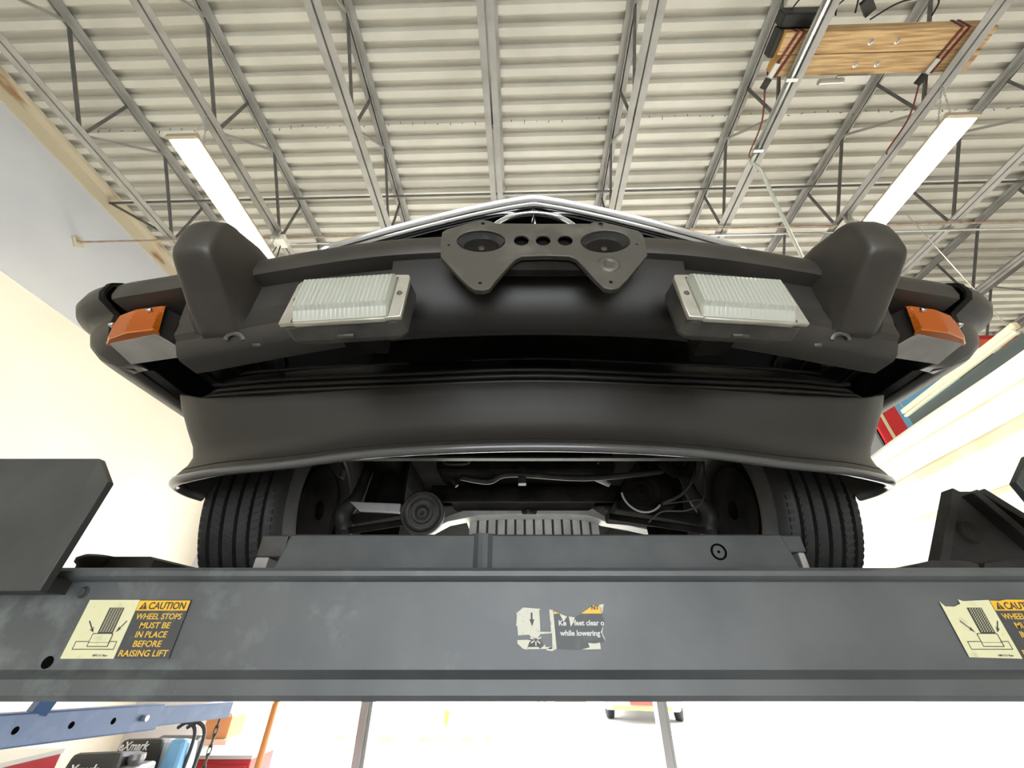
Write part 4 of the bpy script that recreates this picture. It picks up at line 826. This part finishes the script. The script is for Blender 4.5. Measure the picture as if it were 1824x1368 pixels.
for c, w, z in (((-3.14, 3.83), .22, -.76), ((-3.17, 4.31), .22, -.71)):
    R = Matrix.Rotation(.10, 4, 'Z'); place_mesh(text_mesh('eXmark', .075, w, .002, .2, .001), Matrix.Translation((c[0], c[1] - .012, z)) @ R @ Matrix.Rotation(math.radians(82), 4, 'X'), 'lettering', 'sign_white', mw)
# red cabinets
def cabinet(x0, y0, w, dpt, ztop, label):
    c = thing('tool_cabinet', label, 'tool cabinet', (x0 + w / 2, y0 + dpt / 2, ZF), 'red tool cabinets')
    MB().bb((x0, y0, ZF + .02), (x0 + w, y0 + dpt, ztop - .03)).build('cabinet_body', 'cabinet_red', c, bevel=.006)
    MB().bb((x0 - .01, y0 - .01, ztop - .029), (x0 + w + .01, y0 + dpt, ztop)).build('cabinet_top', 'cabinet_top', c)
    n = 4; hh = (ztop - .06 - ZF - .06) / n
    for k in range(n):
        z = ZF + .05 + k * hh; dr = MB().bb((x0 + .03, y0 - .016, z + .01), (x0 + w - .03, y0 - .001, z + hh)).build('drawer', 'cabinet_red', c, bevel=.004)
        MB().bb((x0 + .1, y0 - .034, z + hh * .75), (x0 + w - .1, y0 - .017, z + hh * .85)).build('handle', 'zinc', dr)
cabinet(-3.28, 5.25, .74, .45, -.90, 'red tool cabinet with pale top beside the hanging chain'); cabinet(-4.15, 3.7, .62, .5, -.68, 'wide red tool cabinet in the wall corner under the hoist')
bx = thing('cardboard_box', 'brown cardboard box on a stand behind the hoist chain', 'box', (-3.5, 6.0, ZF))
MB().bb((-3.62, 5.82, ZF), (-3.14, 6.2, -.87)).build('stand', 'cabinet_top', bx); MB().bb((-3.45, 5.85, -.87), (-3.17, 6.15, -.68)).build('carton', 'cardboard', bx, bevel=.004)
MB().loft([[(-3.45, 5.85, -.68), (-3.17, 5.85, -.68)], [(-3.48, 5.76, -.64), (-3.14, 5.76, -.64)]], closed=False, caps=False).build('flap', 'cardboard', bx, solid=.004)
br = thing('push_broom', 'push broom with orange handle standing by the bright doorway', 'broom', (-2.55, 5.5, ZF))
MB().tube([(-2.36, 5.0, ZF + .1), (-2.37, 5.1, -.50), (-2.36, 5.15, -.42)], [.03, .03, .02], 10).build('handle', 'broom_orange', br, smooth=True)
MB().tube([(-2.36, 5.15, -.42), (-2.34, 5.18, -.18)], .015, 8).build('grip', 'grass_green', br, smooth=True)
MB().bb((-2.52, 5.1, -.24), (-2.18, 5.22, -.19)).build('cross_head', 'broom_orange', br); MB().bb((-2.42, 4.93, ZF), (-2.1, 5.05, ZF + .12)).build('base', 'black_plastic', br)
# ------------------------------------------------------------------ outside
S('pavement', MB().bb((-40, YB + .1, ZF - .1), (45, 70, ZF - .002)), 'pavement')
gi = MB(); ring_ = [(-2.0 + 3.2 * math.cos(a), 11.6 + 1.9 * math.sin(a)) for a in [2 * math.pi * k / 40 for k in range(40)]]
gi.loft([[(x, y, ZF) for x, y in ring_], [(-2 + (x + 2) * .97, 11.6 + (y - 11.6) * .97, ZF + .06) for x, y in ring_]])
tag(gi.build('grass', 'grass_green', None, building=True), 'pale sunlit grass island outside the doorway', 'grass', kind='stuff')
pt = thing('ornamental_grass', 'small tuft of tall grass on the lawn outside', 'plant', (-1.4, 11.0, ZF + .06))
for k in range(14):
    a = random.uniform(0, 6.28); r = random.uniform(.02, .12); MB().loft([[(-1.4 - .012, 11.0, ZF + .05), (-1.4 + .012, 11.0, ZF + .05)], [(-1.4 + r * .5 * math.cos(a) - .01, 11.0 + r * .5 * math.sin(a), ZF + .25), (-1.4 + r * .5 * math.cos(a) + .01, 11 + r * .5 * math.sin(a), ZF + .25)], [(-1.4 + r * math.cos(a), 11.0 + r * math.sin(a), ZF + .45)] * 2], closed=False, caps=False).build('blade', 'grass_green', pt)
wc = thing('parked_car', 'white car parked on the bright pavement outside the doorway', 'car', (2.3, 13.0, ZF))
rot = math.radians(-16); Rz = Matrix.Rotation(rot, 3, 'Z'); o0 = Vector((2.95, 11.6, ZF))
def W(x, y, z): return o0 + Rz @ Vector((x, y, z))
secs = []
for y, hw, z0, z1 in ((0, .80, .30, .95), (.12, .88, .24, 1.0), (1.0, .90, .22, 1.05), (3.2, .90, .22, 1.0), (4.2, .86, .26, .85), (4.5, .72, .34, .72)):
    secs.append([W(-hw + .06, y, z0), W(hw - .06, y, z0), W(hw, y, z0 + .12), W(hw - .02, y, z1 - .1), W(hw - .12, y, z1), W(-hw + .12, y, z1), W(-hw + .02, y, z1 - .1), W(-hw, y, z0 + .12)])
MB().loft(secs).build('body', 'car_white', wc, smooth=False, bevel=.03)
secs = [[W(-hw, y, z) for hw, z in ((.78, 1.0), (.62, zt), (-.62, zt), (-.78, 1.0))] for y, zt in ((.15, 1.05), (.7, 1.42), (2.2, 1.45), (3.1, 1.02))]
MB().loft(secs).build('cabin', 'alu_grey', wc, bevel=.03)
for x in (-.80, .80):
    for y in (.85, 3.55): MB().lathe([(0, -.11), (.2, -.11), (.31, -.09), (.32, 0), (.31, .09), (.2, .11), (0, .11)], W(x, y, .32), Rz @ Vector((1, 0, 0)), 20).build('wheel', 'black_plastic', wc, smooth=True)
MB().box(W(0, -.02, .42), (.5, .03, .13), Rz).build('licence_plate', 'tail_red', wc); MB().box(W(0, -.02, .30), (1.3, .05, .08), Rz).build('bumper_strip', 'cardboard', wc)
for x in (-.68, .68): MB().box(W(x, .0, .72), (.2, .05, .28), Rz).build('tail_lamp', 'tail_red', wc)
cr = thing('wooden_crate', 'tan wooden crate with leaning boards on the far pavement', 'crate', (1.2, 14.5, ZF))
MB().bb((1.25, 14.4, ZF), (2.1, 14.9, -.6)).build('crate_box', 'tan_board', cr)
for x in (.55, .8): MB().bar((x, 14.1, ZF), (1.22, 14.5, -.9), .06, .04).build('leaning_board', 'tan_board', cr)
# ------------------------------------------------------------------ lift everything to the shop floor, turn the building
RB = Matrix.Rotation(YAW_B, 3, 'Z')
for o in list(COL.objects):
    if o.parent is None and o.name not in ('camera', 'sun'):
        if o.name in BUILD:
            o.location = RB @ o.location; o.rotation_euler.z += YAW_B
        o.location.z += CAMH
